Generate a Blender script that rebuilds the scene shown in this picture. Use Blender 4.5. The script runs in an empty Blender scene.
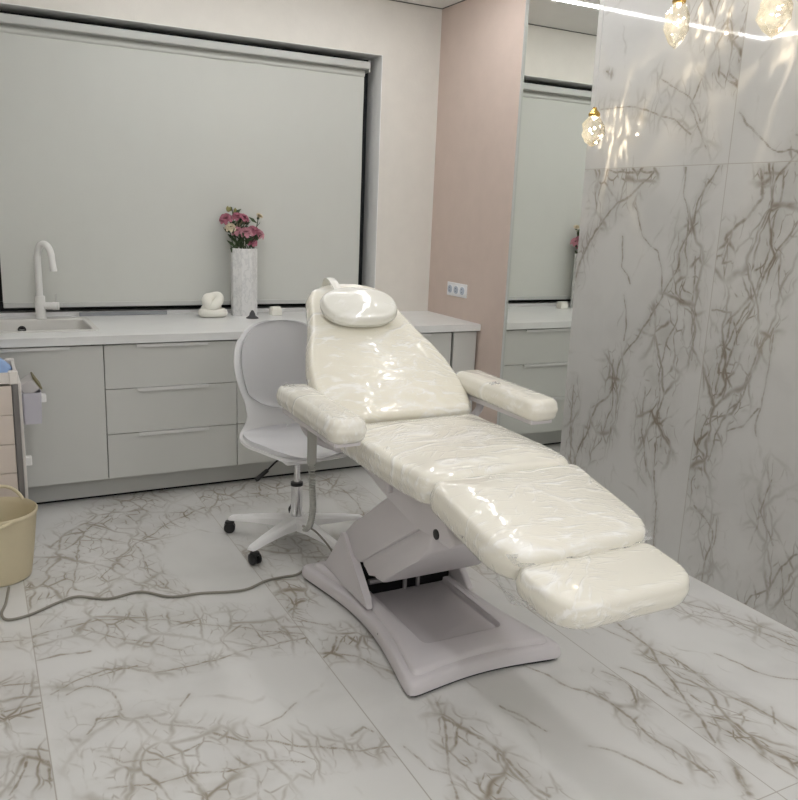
import bpy, bmesh, math, random
import numpy as np
from mathutils import Vector, Matrix, noise
random.seed(7)
PI = math.pi
SC = bpy.context.scene
COL = SC.collection

# ------------------------------------------------------------------ camera
F = 813.81
YAW, PITCH, ROLL = 4.86796857e-01, -2.27398273e-01, 4.11903451e-02
H = 1.543
fw = Vector((math.sin(YAW)*math.cos(PITCH), math.cos(YAW)*math.cos(PITCH), math.sin(PITCH)))
rt = Vector((math.cos(YAW), -math.sin(YAW), 0)); up = rt.cross(fw)
r2 = rt*math.cos(ROLL)+up*math.sin(ROLL); u2 = -rt*math.sin(ROLL)+up*math.cos(ROLL)
cam = bpy.data.cameras.new('camera'); camo = bpy.data.objects.new('camera', cam); COL.objects.link(camo)
camo.matrix_world = Matrix(((r2.x, u2.x, -fw.x, 0), (r2.y, u2.y, -fw.y, 0), (r2.z, u2.z, -fw.z, H), (0, 0, 0, 1)))
cam.sensor_fit = 'VERTICAL'; cam.sensor_height = 36; cam.sensor_width = 36; cam.lens = 36*F/800
cam.clip_start = 0.05
SC.camera = camo
def ray(u, v): return ((u-399)/F)*r2 - ((v-400)/F)*u2 + fw
def onz(u, v, z=0.0):
    d = ray(u, v); t = (z-H)/d.z; return Vector((0, 0, H)) + t*d
def onx(u, v, x):
    d = ray(u, v); t = x/d.x; return Vector((0, 0, H)) + t*d

# ------------------------------------------------------------------ materials
def new_mat(name):
    m = bpy.data.materials.new(name); m.use_nodes = True
    nt = m.node_tree; b = nt.nodes['Principled BSDF']
    return m, nt, b
def nd(nt, t, **kw):
    n = nt.nodes.new(t)
    for k, v in kw.items(): setattr(n, k, v)
    return n
def mathn(nt, op, a, b=None, c=None, clamp=False):
    n = nd(nt, 'ShaderNodeMath', operation=op, use_clamp=clamp)
    for i, x in enumerate((a, b, c)):
        if x is None: continue
        if isinstance(x, (int, float)): n.inputs[i].default_value = x
        else: nt.links.new(x, n.inputs[i])
    return n.outputs[0]
def ss(nt, x, lo, hi, o0=0.0, o1=1.0):
    n = nd(nt, 'ShaderNodeMapRange', interpolation_type='SMOOTHSTEP')
    nt.links.new(x, n.inputs[0])
    for i, v in zip((1, 2, 3, 4), (lo, hi, o0, o1)): n.inputs[i].default_value = v
    return n.outputs[0]
def mapping(nt, src, scale=(1, 1, 1), rot=(0, 0, 0), loc=(0, 0, 0)):
    n = nd(nt, 'ShaderNodeMapping'); nt.links.new(src, n.inputs[0])
    n.inputs['Scale'].default_value = scale; n.inputs['Rotation'].default_value = rot; n.inputs['Location'].default_value = loc
    return n.outputs[0]
def noise_n(nt, src, scale, detail=3, rough=.55, color=False):
    n = nd(nt, 'ShaderNodeTexNoise'); nt.links.new(src, n.inputs['Vector'])
    n.inputs['Scale'].default_value = scale; n.inputs['Detail'].default_value = detail; n.inputs['Roughness'].default_value = rough
    return n.outputs['Color' if color else 'Fac']
def mixc(nt, f, a, b):
    n = nd(nt, 'ShaderNodeMix', data_type='RGBA')
    if isinstance(f, (int, float)): n.inputs[0].default_value = f
    else: nt.links.new(f, n.inputs[0])
    for i, x in ((6, a), (7, b)):
        if isinstance(x, tuple): n.inputs[i].default_value = (*x, 1)
        else: nt.links.new(x, n.inputs[i])
    return n.outputs[2]
def plain(name, col, rough=.5, metal=0.0, spec=.5, coat=0.0, var=.04, bump=0.0, bscale=60):
    m, nt, b = new_mat(name)
    tc = nd(nt, 'ShaderNodeTexCoord').outputs['Object']
    n = noise_n(nt, tc, 9, 4)
    lo = tuple(max(0, c*(1-var)) for c in col); hi = tuple(min(1, c*(1+var)) for c in col)
    nt.links.new(mixc(nt, n, lo, hi), b.inputs['Base Color'])
    b.inputs['Roughness'].default_value = rough; b.inputs['Metallic'].default_value = metal
    b.inputs['Specular IOR Level'].default_value = spec; b.inputs['Coat Weight'].default_value = coat
    if bump:
        bn = nd(nt, 'ShaderNodeBump'); bn.inputs['Strength'].default_value = bump; bn.inputs['Distance'].default_value = .002
        nt.links.new(noise_n(nt, tc, bscale, 5), bn.inputs['Height']); nt.links.new(bn.outputs[0], b.inputs['Normal'])
    return m
def emis(name, col, s):
    m, nt, b = new_mat(name)
    b.inputs['Base Color'].default_value = (.9, .9, .9, 1)
    b.inputs['Emission Color'].default_value = (*col, 1); b.inputs['Emission Strength'].default_value = s
    return m

def marble_mat(name, plane, white, vein, rough, rot, stretch, tile, tile_off, stagger, spec=.5):
    """plane 'xy' or 'yz'; vein paths come from mesh attributes, the fine network from voronoi cells"""
    m, nt, b = new_mat(name)
    L = nt.links
    pos = nd(nt, 'ShaderNodeTexCoord').outputs['Object']
    sep = nd(nt, 'ShaderNodeSeparateXYZ'); L.new(pos, sep.inputs[0])
    U, V = (sep.outputs[0], sep.outputs[1]) if plane == 'xy' else (sep.outputs[1], sep.outputs[2])
    a1 = nd(nt, 'ShaderNodeAttribute', attribute_name='veindist').outputs['Fac']
    a2 = nd(nt, 'ShaderNodeAttribute', attribute_name='veinnet').outputs['Fac']
    cmb = nd(nt, 'ShaderNodeCombineXYZ'); L.new(U, cmb.inputs[0]); L.new(V, cmb.inputs[1])
    p = cmb.outputs[0]
    # warp
    w = noise_n(nt, p, 2.6, 3, .5, color=True)
    vs = nd(nt, 'ShaderNodeVectorMath', operation='MULTIPLY_ADD'); L.new(w, vs.inputs[0])
    vs.inputs[1].default_value = (.20, .20, 0); L.new(p, vs.inputs[2])
    w2 = noise_n(nt, p, 10, 2, .5, color=True)
    vs2 = nd(nt, 'ShaderNodeVectorMath', operation='MULTIPLY_ADD'); L.new(w2, vs2.inputs[0])
    vs2.inputs[1].default_value = (.045, .045, 0); L.new(vs.outputs[0], vs2.inputs[2])
    pw = vs2.outputs[0]
    def net(scale, width, r, st):
        v = nd(nt, 'ShaderNodeTexVoronoi', feature='DISTANCE_TO_EDGE', voronoi_dimensions='2D')
        L.new(mapping(nt, pw, st, (0, 0, r)), v.inputs['Vector']); v.inputs['Scale'].default_value = scale
        return ss(nt, v.outputs['Distance'], 0.0, width, 1, 0)
    n_big = net(5.2, .055, rot, stretch); n_mid = net(10, .075, rot, stretch); n_fine = net(20, .085, rot+.3, stretch)
    patch = noise_n(nt, p, 7, 3)
    patch2 = noise_n(nt, mapping(nt, p, loc=(3, 7, 0)), 14, 3)
    netl = mathn(nt, 'MAXIMUM', mathn(nt, 'MULTIPLY', n_big, .9), mathn(nt, 'MULTIPLY', n_mid, ss(nt, patch, .34, .58)))
    netl = mathn(nt, 'MAXIMUM', netl, mathn(nt, 'MULTIPLY', n_fine, mathn(nt, 'MULTIPLY', ss(nt, patch2, .42, .62), .9)))
    netl = mathn(nt, 'MULTIPLY', netl, ss(nt, patch2, .28, .55, .4, 1))
    netl = mathn(nt, 'MULTIPLY', netl, a2)
    # named veins
    jit = mathn(nt, 'MULTIPLY', mathn(nt, 'SUBTRACT', noise_n(nt, p, 34, 4), .5), 2.4)
    dl = mathn(nt, 'ADD', a1, jit)
    line = mathn(nt, 'MULTIPLY', ss(nt, dl, .0, 1.5, 1, 0), ss(nt, patch2, .3, .6, .45, 1))
    halo = mathn(nt, 'ADD', mathn(nt, 'MULTIPLY', ss(nt, a1, 0, 6, 1, 0), .10), mathn(nt, 'MULTIPLY', mathn(nt, 'MULTIPLY', a2, ss(nt, patch, .34, .66)), .26))
    # faint hairlines everywhere
    hair = mathn(nt, 'MULTIPLY', net(2.3, .016, rot, (stretch[0], stretch[1]*.8, 1)), mathn(nt, 'MULTIPLY', ss(nt, patch, .42, .7), .35))
    tot = mathn(nt, 'MAXIMUM', mathn(nt, 'MULTIPLY', netl, .92), mathn(nt, 'MULTIPLY', line, .74))
    tot = mathn(nt, 'ADD', tot, halo); tot = mathn(nt, 'ADD', tot, hair, clamp=True)
    cloud = noise_n(nt, mapping(nt, pw, (1, 1, 1), (0, 0, rot)), 2.6, 5)
    greyed = tuple(c*.86 for c in white)
    base = mixc(nt, mathn(nt, 'ADD', mathn(nt, 'MULTIPLY', ss(nt, cloud, .42, .7), .55), mathn(nt, 'MULTIPLY', a2, .3), clamp=True), white, greyed)
    vcol = mixc(nt, noise_n(nt, p, 5, 2), vein, tuple(c*f for c, f in zip(vein, (.86, .88, .92))))
    col = mixc(nt, tot, base, vcol)
    # grout joints
    def joint(x, off, period, width):
        t = mathn(nt, 'DIVIDE', mathn(nt, 'SUBTRACT', x, off), period)
        f = mathn(nt, 'FRACT', t)
        d = mathn(nt, 'MULTIPLY', mathn(nt, 'MINIMUM', f, mathn(nt, 'SUBTRACT', 1, f)), period)
        return ss(nt, d, width*.55, width, 1, 0), mathn(nt, 'FLOOR', t)
    j1, cu = joint(U, tile_off[0], tile[0], .0026)
    vv = V if not stagger else mathn(nt, 'ADD', V, mathn(nt, 'MULTIPLY', cu, stagger))
    j2, cv = joint(vv, tile_off[1], tile[1], .0022)
    g = mathn(nt, 'MAXIMUM', j1, j2)
    col = mixc(nt, mathn(nt, 'MULTIPLY', g, .75), col, (.30, .275, .23))
    L.new(col, b.inputs['Base Color'])
    rr = mathn(nt, 'ADD', mathn(nt, 'MULTIPLY', noise_n(nt, p, 3, 2), rough*.4), rough*.8)
    rr = mathn(nt, 'ADD', rr, mathn(nt, 'MULTIPLY', g, .4))
    L.new(rr, b.inputs['Roughness']); b.inputs['Specular IOR Level'].default_value = spec
    bp = nd(nt, 'ShaderNodeBump'); bp.inputs['Strength'].default_value = .25; bp.inputs['Distance'].default_value = .002
    hgt = mathn(nt, 'ADD', mathn(nt, 'MULTIPLY', g, -.5), mathn(nt, 'MULTIPLY', noise_n(nt, p, 2.2, 1), 1.2))
    L.new(hgt, bp.inputs['Height']); L.new(bp.outputs[0], b.inputs['Normal'])
    return m

def wrapped_mat(name, col, dirscale, coatbump=.9):
    """cream upholstery tightly wrapped in clear crinkled plastic"""
    m, nt, b = new_mat(name); L = nt.links
    tc = nd(nt, 'ShaderNodeTexCoord').outputs['Object']
    wv = noise_n(nt, tc, 4, 2, color=True)
    vm = nd(nt, 'ShaderNodeVectorMath', operation='MULTIPLY_ADD'); L.new(wv, vm.inputs[0])
    vm.inputs[1].default_value = (.12, .12, .12); L.new(tc, vm.inputs[2]); pw = vm.outputs[0]
    def ridge(vec, sc, thin, pw_, det=3):
        n = noise_n(nt, vec, sc, det, .55)
        return mathn(nt, 'POWER', mathn(nt, 'SUBTRACT', 1, mathn(nt, 'MULTIPLY', mathn(nt, 'ABSOLUTE', mathn(nt, 'SUBTRACT', n, .5)), thin), clamp=True), pw_)
    k = dirscale
    def streak(rot, sc, lo, hi, det=2):
        n = noise_n(nt, mapping(nt, mapping(nt, pw, (1, 1, 1), rot), tuple(x*sc for x in k)), 1.0, det, .6)
        return ss(nt, n, lo, hi)
    m1 = ss(nt, noise_n(nt, tc, 4.0, 2), .40, .60); m2 = ss(nt, noise_n(nt, mapping(nt, tc, loc=(5, 2, 1)), 5.0, 2), .43, .62)
    sa = streak((.1, 0, .10), 1.0, .53, .72); sb = streak((.2, .2, -.75), 1.15, .55, .74); sc_ = streak((0, .1, .35), 2.1, .50, .74, 3)
    long_ = mathn(nt, 'MULTIPLY', ridge(mapping(nt, pw, (1, 2.2, 2.2), (.1, 0, .3)), 2.2, 26, 1.3, 1), mathn(nt, 'SUBTRACT', 1, mathn(nt, 'MULTIPLY', m1, .6)))
    crease = mathn(nt, 'ADD', mathn(nt, 'MULTIPLY', sa, mathn(nt, 'ADD', mathn(nt, 'MULTIPLY', m1, .7), .3)), mathn(nt, 'MULTIPLY', mathn(nt, 'MULTIPLY', sb, m2), .9))
    crease = mathn(nt, 'ADD', crease, mathn(nt, 'MULTIPLY', mathn(nt, 'MULTIPLY', sc_, m1), .6))
    crease = mathn(nt, 'ADD', crease, mathn(nt, 'MULTIPLY', long_, .9), clamp=True)
    hgt = mathn(nt, 'ADD', mathn(nt, 'MULTIPLY', crease, .6), mathn(nt, 'MULTIPLY', noise_n(nt, pw, 5, 1), .9))
    bp = nd(nt, 'ShaderNodeBump'); bp.inputs['Strength'].default_value = coatbump; bp.inputs['Distance'].default_value = .009
    L.new(hgt, bp.inputs['Height'])
    bp2 = nd(nt, 'ShaderNodeBump'); bp2.inputs['Strength'].default_value = .10; bp2.inputs['Distance'].default_value = .004
    L.new(hgt, bp2.inputs['Height'])
    L.new(bp.outputs[0], b.inputs['Coat Normal']); L.new(bp2.outputs[0], b.inputs['Normal'])
    b.inputs['Coat Weight'].default_value = 1; b.inputs['Coat Roughness'].default_value = .07; b.inputs['Coat IOR'].default_value = 1.65
    b.inputs['Roughness'].default_value = .5
    milky_glint = (.95, .945, .92)  # whitish plastic creases, also painting the film's highlights into the base colour
    L.new(mixc(nt, mathn(nt, 'MULTIPLY', crease, .75), col, milky_glint), b.inputs['Base Color'])
    return m

M = {}
M['wall'] = plain('plaster_cream', (.73, .705, .655), .8, spec=.2, var=.05, bump=.35, bscale=70)
M['pink'] = plain('plaster_pink', (.60, .495, .435), .8, spec=.2, var=.06, bump=.4, bscale=60)
M['ceil'] = plain('ceiling_paint', (.82, .81, .79), .9, spec=.1)
M['blind'] = plain('blind_fabric', (.59, .60, .565), .9, spec=.1, var=.015, bump=.15, bscale=300)
M['alu'] = plain('rail_grey', (.50, .51, .49), .4, spec=.5)
M['white'] = plain('white_plastic', (.80, .80, .79), .35)
M['black'] = plain('black_matte', (.006, .006, .007), .6, spec=.2)
M['darkframe'] = plain('frame_niche_shade', (.012, .014, .016), .5, spec=.3)
M['front'] = plain('cabinet_front', (.58, .585, .56), .42, var=.012)
M['frontin'] = plain('cabinet_body', (.34, .345, .33), .6)
M['shadowgap'] = plain('cabinet_gap_shade', (.10, .10, .095), .8, spec=.1)  # dark colour stands in for the shade inside the gaps
M['top'] = plain('worktop_white', (.76, .765, .755), .3, var=.05)
M['handle'] = plain('handle_satin', (.66, .66, .65), .32, metal=.1)
M['sink'] = plain('sink_composite', (.66, .65, .62), .5, var=.06, bump=.1, bscale=400)
M['faucet'] = plain('faucet_white', (.78, .78, .76), .35, var=.05)
M['chrome'] = plain('chrome', (.72, .72, .73), .12, metal=1)
M['lilac'] = plain('bed_plastic', (.68, .65, .67), .38, var=.015)
M['lilacdark'] = plain('bed_tray', (.58, .55, .57), .5, var=.02)
M['cream'] = wrapped_mat('wrapped_cream', (.81, .78, .685), (7, 46, 30), .9)
M['cream2'] = wrapped_mat('wrapped_cream_back', (.80, .765, .65), (9, 40, 40), .9)
M['creamarm'] = wrapped_mat('wrapped_cream_arm', (.79, .76, .67), (30, 9, 20), .5)
M['pillow'] = wrapped_mat('wrapped_pillow', (.82, .81, .74), (9, 40, 40), .6)
M['steel'] = plain('frame_steel', (.35, .34, .35), .4, metal=.6)
M['chair'] = plain('chair_shell', (.90, .90, .905), .28, var=.01)
M['chairpad'] = plain('chair_pad_shaded', (.62, .62, .635), .45, var=.02)  # greyed so that the back's shading sits in the colour
M['chairseat'] = plain('chair_seat_pad', (.80, .80, .82), .4, var=.02)
M['rubber'] = plain('rubber_black', (.012, .012, .013), .35, spec=.4)
M['greyremote'] = plain('remote_grey', (.36, .36, .33), .45)
M['cable'] = plain('cable_grey', (.24, .225, .19), .5)
M['bin'] = plain('bin_beige', (.62, .545, .375), .5, var=.06)
M['cartpost'] = plain('cart_grey', (.17, .16, .155), .4)
M['cartdrawer'] = plain('cart_beige', (.66, .58, .52), .45)
M['cartrim'] = plain('cart_rim', (.74, .70, .66), .4)
M['cartbin'] = plain('cart_lilac_box', (.50, .49, .55), .35)
M['blue'] = plain('blue_cloth', (.30, .43, .68), .7, var=.2)
M['olive'] = plain('olive_edge', (.15, .13, .06), .5)
M['packet'] = plain('packet_grey', (.52, .50, .50), .4, var=.15)
M['candle'] = plain('candle_wax', (.80, .79, .72), .5)
M['cone'] = plain('incense_dark', (.05, .05, .055), .6)
M['petal'] = plain('petal_pink', (.38, .13, .18), .6, var=.35)
M['petal2'] = plain('petal_rose', (.50, .235, .28), .6, var=.3)
M['petalw'] = plain('petal_cream', (.66, .58, .42), .6, var=.2)
M['leaf'] = plain('leaf_green', (.045, .075, .03), .6, var=.3)
M['bud'] = plain('bud_green', (.28, .27, .10), .6, var=.3)
M['brass'] = plain('brass', (.55, .36, .10), .25, metal=1)
M['wire'] = plain('pendant_wire', (.45, .45, .44), .4)
M['socket'] = plain('socket_white', (.80, .81, .82), .3)
M['socketin'] = plain('socket_recess', (.42, .47, .55), .4)
M['pin'] = plain('socket_pin', (.03, .03, .03), .4)
M['strip'] = plain('sill_strip_grey', (.27, .285, .30), .5)
M['led'] = emis('led_strip', (.985, .980, .985), 24)

M['ledfill'] = emis('led_fill_added', (.985, .980, .985), 31)  # for the fill lines added behind the viewer
def mirror_mat():
    m, nt, b = new_mat('mirror_silver')
    b.inputs['Base Color'].default_value = (.89, .91, .88, 1); b.inputs['Metallic'].default_value = 1; b.inputs['Roughness'].default_value = .015
    return m
M['mirror'] = mirror_mat()
def vase_mat():
    m, nt, b = new_mat('vase_marble'); L = nt.links
    tc = nd(nt, 'ShaderNodeTexCoord').outputs['Object']
    n = noise_n(nt, mapping(nt, tc, (1, 1, .45), (.5, .6, 0)), 22, 6, .65)
    v = ss(nt, mathn(nt, 'ABSOLUTE', mathn(nt, 'SUBTRACT', n, .5)), 0, .06, 1, 0)
    L.new(mixc(nt, mathn(nt, 'MULTIPLY', v, .6), (.72, .72, .71), (.54, .55, .55)), b.inputs['Base Color'])
    b.inputs['Roughness'].default_value = .3
    return m
M['vase'] = vase_mat()
def crystal_mat():
    # clear cut crystal: mostly see-through, strong facet reflections, partly bending what lies behind
    m = bpy.data.materials.new('crystal'); m.use_nodes = True; nt = m.node_tree; nt.nodes.clear(); L = nt.links
    out = nd(nt, 'ShaderNodeOutputMaterial')
    gl = nd(nt, 'ShaderNodeBsdfGlass'); gl.inputs['IOR'].default_value = 1.5; gl.inputs['Roughness'].default_value = .0
    gl.inputs['Color'].default_value = (1, .98, .93, 1)
    tr = nd(nt, 'ShaderNodeBsdfTransparent'); tr.inputs['Color'].default_value = (1, .97, .9, 1)
    mx = nd(nt, 'ShaderNodeMixShader'); mx.inputs[0].default_value = .45
    L.new(tr.outputs[0], mx.inputs[1]); L.new(gl.outputs[0], mx.inputs[2])
    em = nd(nt, 'ShaderNodeEmission'); em.inputs['Color'].default_value = (1, .86, .58, 1)
    gi = nd(nt, 'ShaderNodeTexNoise'); gi.inputs['Scale'].default_value = 12
    L.new(nd(nt, 'ShaderNodeTexCoord').outputs['Object'], gi.inputs['Vector'])
    L.new(mathn(nt, 'MULTIPLY', ss(nt, gi.outputs['Fac'], .45, .7), .15), em.inputs['Strength'])  # weak patchy emission imitates light caught in the facets
    ad = nd(nt, 'ShaderNodeAddShader'); L.new(mx.outputs[0], ad.inputs[0]); L.new(em.outputs[0], ad.inputs[1])
    L.new(ad.outputs[0], out.inputs[0])
    return m
M['crystal'] = crystal_mat()
M['glow'] = emis('lamp_glow', (1, .92, .78), 4)
def film_mat():
    m = bpy.data.materials.new('clear_film'); m.use_nodes = True; nt = m.node_tree; nt.nodes.clear(); L = nt.links
    out = nd(nt, 'ShaderNodeOutputMaterial')
    tr = nd(nt, 'ShaderNodeBsdfTransparent'); tr.inputs['Color'].default_value = (.985, .985, .98, 1)
    pr = nd(nt, 'ShaderNodeBsdfPrincipled'); pr.inputs['Base Color'].default_value = (.95, .95, .93, 1); pr.inputs['Coat Weight'].default_value = .6; pr.inputs['Transmission Weight'].default_value = .0; pr.inputs['Roughness'].default_value = .12
    tc = nd(nt, 'ShaderNodeTexCoord').outputs['Object']
    n = noise_n(nt, mapping(nt, tc, (1, 2.5, 2)), 16, 5)
    r = mathn(nt, 'POWER', mathn(nt, 'SUBTRACT', 1, mathn(nt, 'MULTIPLY', mathn(nt, 'ABSOLUTE', mathn(nt, 'SUBTRACT', n, .5)), 4), clamp=True), 2)
    bp = nd(nt, 'ShaderNodeBump'); bp.inputs['Strength'].default_value = .9; bp.inputs['Distance'].default_value = .008
    L.new(r, bp.inputs['Height']); L.new(bp.outputs[0], pr.inputs['Normal'])
    mx = nd(nt, 'ShaderNodeMixShader'); L.new(mathn(nt, 'ADD', mathn(nt, 'MULTIPLY', r, .36), .05), mx.inputs[0])
    L.new(tr.outputs[0], mx.inputs[1]); L.new(pr.outputs[0], mx.inputs[2]); L.new(mx.outputs[0], out.inputs[0])
    return m
M['film'] = film_mat()

# ------------------------------------------------------------------ object helpers
def rootloc(p):
    v = Vector((0, 0, 0))
    while p: v += p.location; p = p.parent
    return v
def obj(name, bm, mat, parent=None, smooth=False, sharp=None, loc=None, recalc=True):
    """links ONE mesh object; bm is in world coordinates"""
    if recalc: bmesh.ops.recalc_face_normals(bm, faces=bm.faces)
    me = bpy.data.meshes.new(name)
    o = bpy.data.objects.new(name, me); COL.objects.link(o)
    off = rootloc(parent)
    if parent is None and loc is not None:
        o.location = loc; off = Vector(loc)
    bm.transform(Matrix.Translation(-off))
    bm.to_mesh(me); bm.free()
    if parent: o.parent = parent
    mats = mat if isinstance(mat, (list, tuple)) else [mat]
    for m in mats: me.materials.append(m)
    if smooth:
        for p in me.polygons: p.use_smooth = True
        if sharp: me.set_sharp_from_angle(angle=math.radians(sharp))
    return o
def thing(name, label, cat, loc=(0, 0, 0), group=None):
    o = bpy.data.objects.new(name, None); COL.objects.link(o); o.empty_display_size = .05
    o.location = loc; o['label'] = label; o['category'] = cat
    if group: o['group'] = group
    return o
def tag(o, label, cat, group=None):
    o['label'] = label; o['category'] = cat
    if group: o['group'] = group
    return o
def struct(o):
    o['kind'] = 'structure'; return o
def box(bm, x0, x1, y0, y1, z0, z1, bev=0.0, seg=2):
    vs = [bm.verts.new((x, y, z)) for x in (x0, x1) for y in (y0, y1) for z in (z0, z1)]
    fs = [(0, 1, 3, 2), (4, 6, 7, 5), (0, 4, 5, 1), (2, 3, 7, 6), (0, 2, 6, 4), (1, 5, 7, 3)]
    faces = [bm.faces.new([vs[i] for i in f]) for f in fs]
    if bev:
        es = {e for f in faces for e in f.edges}
        bmesh.ops.bevel(bm, geom=list(es), offset=bev, segments=seg, affect='EDGES', profile=.5)
    return bm
def B(*a, **k): return box(bmesh.new(), *a, **k)
def smoothpath(pts, n=8, closed=False):
    P = [Vector(p) for p in pts]; out = []
    N = len(P)
    for i in range(N if closed else N-1):
        if closed: a, b, c, d = P[i-1], P[i], P[(i+1) % N], P[(i+2) % N]
        else: a, b, c, d = P[max(i-1, 0)], P[i], P[i+1], P[min(i+2, N-1)]
        for k in range(n):
            t = k/n
            out.append(.5*((2*b)+(c-a)*t+(2*a-5*b+4*c-d)*t*t+(3*b-a-3*c+d)*t**3))
    if not closed: out.append(P[-1])
    return out
def tube(bm, pts, r, n=10, closed=False, rad=None):
    P = [Vector(p) for p in pts]; N = len(P); rings = []
    t0 = (P[1]-P[0]).normalized(); nrm = t0.orthogonal().normalized(); prev = t0
    for i in range(N):
        if closed: t = (P[(i+1) % N]-P[i-1]).normalized()
        else: t = (P[min(i+1, N-1)]-P[max(i-1, 0)]).normalized()
        q = prev.rotation_difference(t); nrm = (q @ nrm).normalized(); prev = t
        bi = t.cross(nrm); rr = rad[i] if rad else r
        rings.append([bm.verts.new(P[i]+rr*(math.cos(a)*nrm+math.sin(a)*bi)) for a in (2*PI*k/n for k in range(n))])
    for i in range(N if closed else N-1):
        A, Bq = rings[i], rings[(i+1) % N]
        for k in range(n): bm.faces.new((A[k], A[(k+1) % n], Bq[(k+1) % n], Bq[k]))
    if not closed:
        bm.faces.new(rings[0][::-1]); bm.faces.new(rings[-1])
    return bm
def T(*a, **k): return tube(bmesh.new(), *a, **k)
def lathe(bm, prof, c, n=32, ax=None):
    """prof: (r, h) list, closes at r=0 ends; ax: axis direction"""
    ax = Vector(ax or (0, 0, 1)).normalized(); e1 = ax.orthogonal().normalized(); e2 = ax.cross(e1); c = Vector(c)
    rings = []
    for r, h in prof:
        if r < 1e-6: rings.append([bm.verts.new(c+ax*h)])
        else: rings.append([bm.verts.new(c+ax*h+r*(math.cos(2*PI*k/n)*e1+math.sin(2*PI*k/n)*e2)) for k in range(n)])
    for A, Bq in zip(rings, rings[1:]):
        for k in range(n):
            k2 = (k+1) % n
            if len(A) == 1 and len(Bq) == 1: continue
            if len(A) == 1: bm.faces.new((A[0], Bq[k], Bq[k2]))
            elif len(Bq) == 1: bm.faces.new((A[k], A[k2], Bq[0]))
            else: bm.faces.new((A[k], A[k2], Bq[k2], Bq[k]))
    return bm
def LA(*a, **k): return lathe(bmesh.new(), *a, **k)
def prism_x(bm, poly, x0, x1, bev=0.0, seg=2):
    """polygon of (y, z) extruded along x"""
    A = [bm.verts.new((x0, y, z)) for y, z in poly]; Bv = [bm.verts.new((x1, y, z)) for y, z in poly]
    fs = [bm.faces.new(A), bm.faces.new(Bv[::-1])]
    n = len(poly)
    for i in range(n): fs.append(bm.faces.new((A[i], Bv[i], Bv[(i+1) % n], A[(i+1) % n])))
    if bev:
        bmesh.ops.bevel(bm, geom=list({e for f in fs for e in f.edges}), offset=bev, segments=seg, affect='EDGES', profile=.5)
    return bm
def roundpoly(pts, radii, n=8):
    """rounded polygon from corner points"""
    out = []; N = len(pts)
    for i in range(N):
        p = Vector(pts[i]).to_2d(); a = Vector(pts[i-1]).to_2d(); c = Vector(pts[(i+1) % N]).to_2d()
        r = radii[i] if isinstance(radii, (list, tuple)) else radii
        d1 = (a-p).normalized(); d2 = (c-p).normalized()
        r = min(r, (a-p).length*.48, (c-p).length*.48)
        for k in range(n+1):
            t = k/n
            s, e = p+d1*r, p+d2*r
            q = (1-t)**2*s+2*t*(1-t)*(p*.92+(s+e)*.04)+t*t*e
            out.append((q.x, q.y))
    return out
def resample(poly, N):
    P = [Vector(p) for p in poly]; P.append(P[0]); L = [0]
    for a, b in zip(P, P[1:]): L.append(L[-1]+(b-a).length)
    out = []; j = 0
    for i in range(N):
        s = L[-1]*i/N
        while L[j+1] < s: j += 1
        t = (s-L[j])/max(1e-9, L[j+1]-L[j]); out.append(P[j].lerp(P[j+1], t))
    return out
def cushion(outline, thick, r, crown, frame, N=140, caps=14, wr=.0, wscale=(6, 14), seed=0, vcrown=None):
    """padded slab: outline (u, v), top face at w=0; frame maps (u, v, w) to world"""
    P = resample(outline, N)
    area = sum(P[i].x*P[(i+1) % N].y-P[(i+1) % N].x*P[i].y for i in range(N))
    if area < 0: P = P[::-1]
    c = sum(P, Vector((0, 0)))/N
    nr = []
    for i in range(N):
        t = (P[(i+1) % N]-P[i-1]).normalized(); nr.append(Vector((t.y, -t.x)))   # outward
    for _ in range(4): nr = [(nr[i-1]+nr[i]*2+nr[(i+1) % N]).normalized() for i in range(N)]
    bm = bmesh.new(); rings = []
    lay = []
    for k in range(6): a = PI/2*k/5; lay.append((r*(1-math.sin(a)), -thick+r*(1-math.cos(a))))
    mid = -thick/2
    for k in range(1, 4): lay.append((-.004*math.sin(PI*k/4), -thick+r+(thick-2*r)*k/4))
    for k in range(7): a = PI/2*k/6; lay.append((r*(1-math.cos(a)), -r+r*math.sin(a)))
    def mk(p, w, amp):
        q = Vector((p.x*wscale[0], p.y*wscale[1], w*10+seed))
        if wr: w += amp*wr*(noise.noise(q)+.6*noise.noise(q*2.3))
        return bm.verts.new(frame(p.x, p.y, w))
    for ins, w in lay:
        rings.append([mk(P[i]-nr[i]*ins, w, min(1, max(0, (w+thick)/thick))) for i in range(N)])
    top = [P[i]-nr[i]*r for i in range(N)]
    for k in range(1, caps):
        s = 1-(k/caps); h = crown*(1-s**3)
        rings.append([mk(c+(top[i]-c)*s, h, 1) for i in range(N)])
    for A, Bq in zip(rings, rings[1:]):
        for k in range(N): bm.faces.new((A[k], A[(k+1) % N], Bq[(k+1) % N], Bq[k]))
    cv = mk(c, crown, 1)
    for k in range(N): bm.faces.new((rings[-1][k], rings[-1][(k+1) % N], cv))
    bm.faces.new(rings[0][::-1])
    return bm

# ------------------------------------------------------------------ the setting
XR = 2.7785      # face of the right wall
YB = 4.88        # face of the rear wall
ZC = 2.812
XL = -1.5
YF = -3.2

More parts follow.
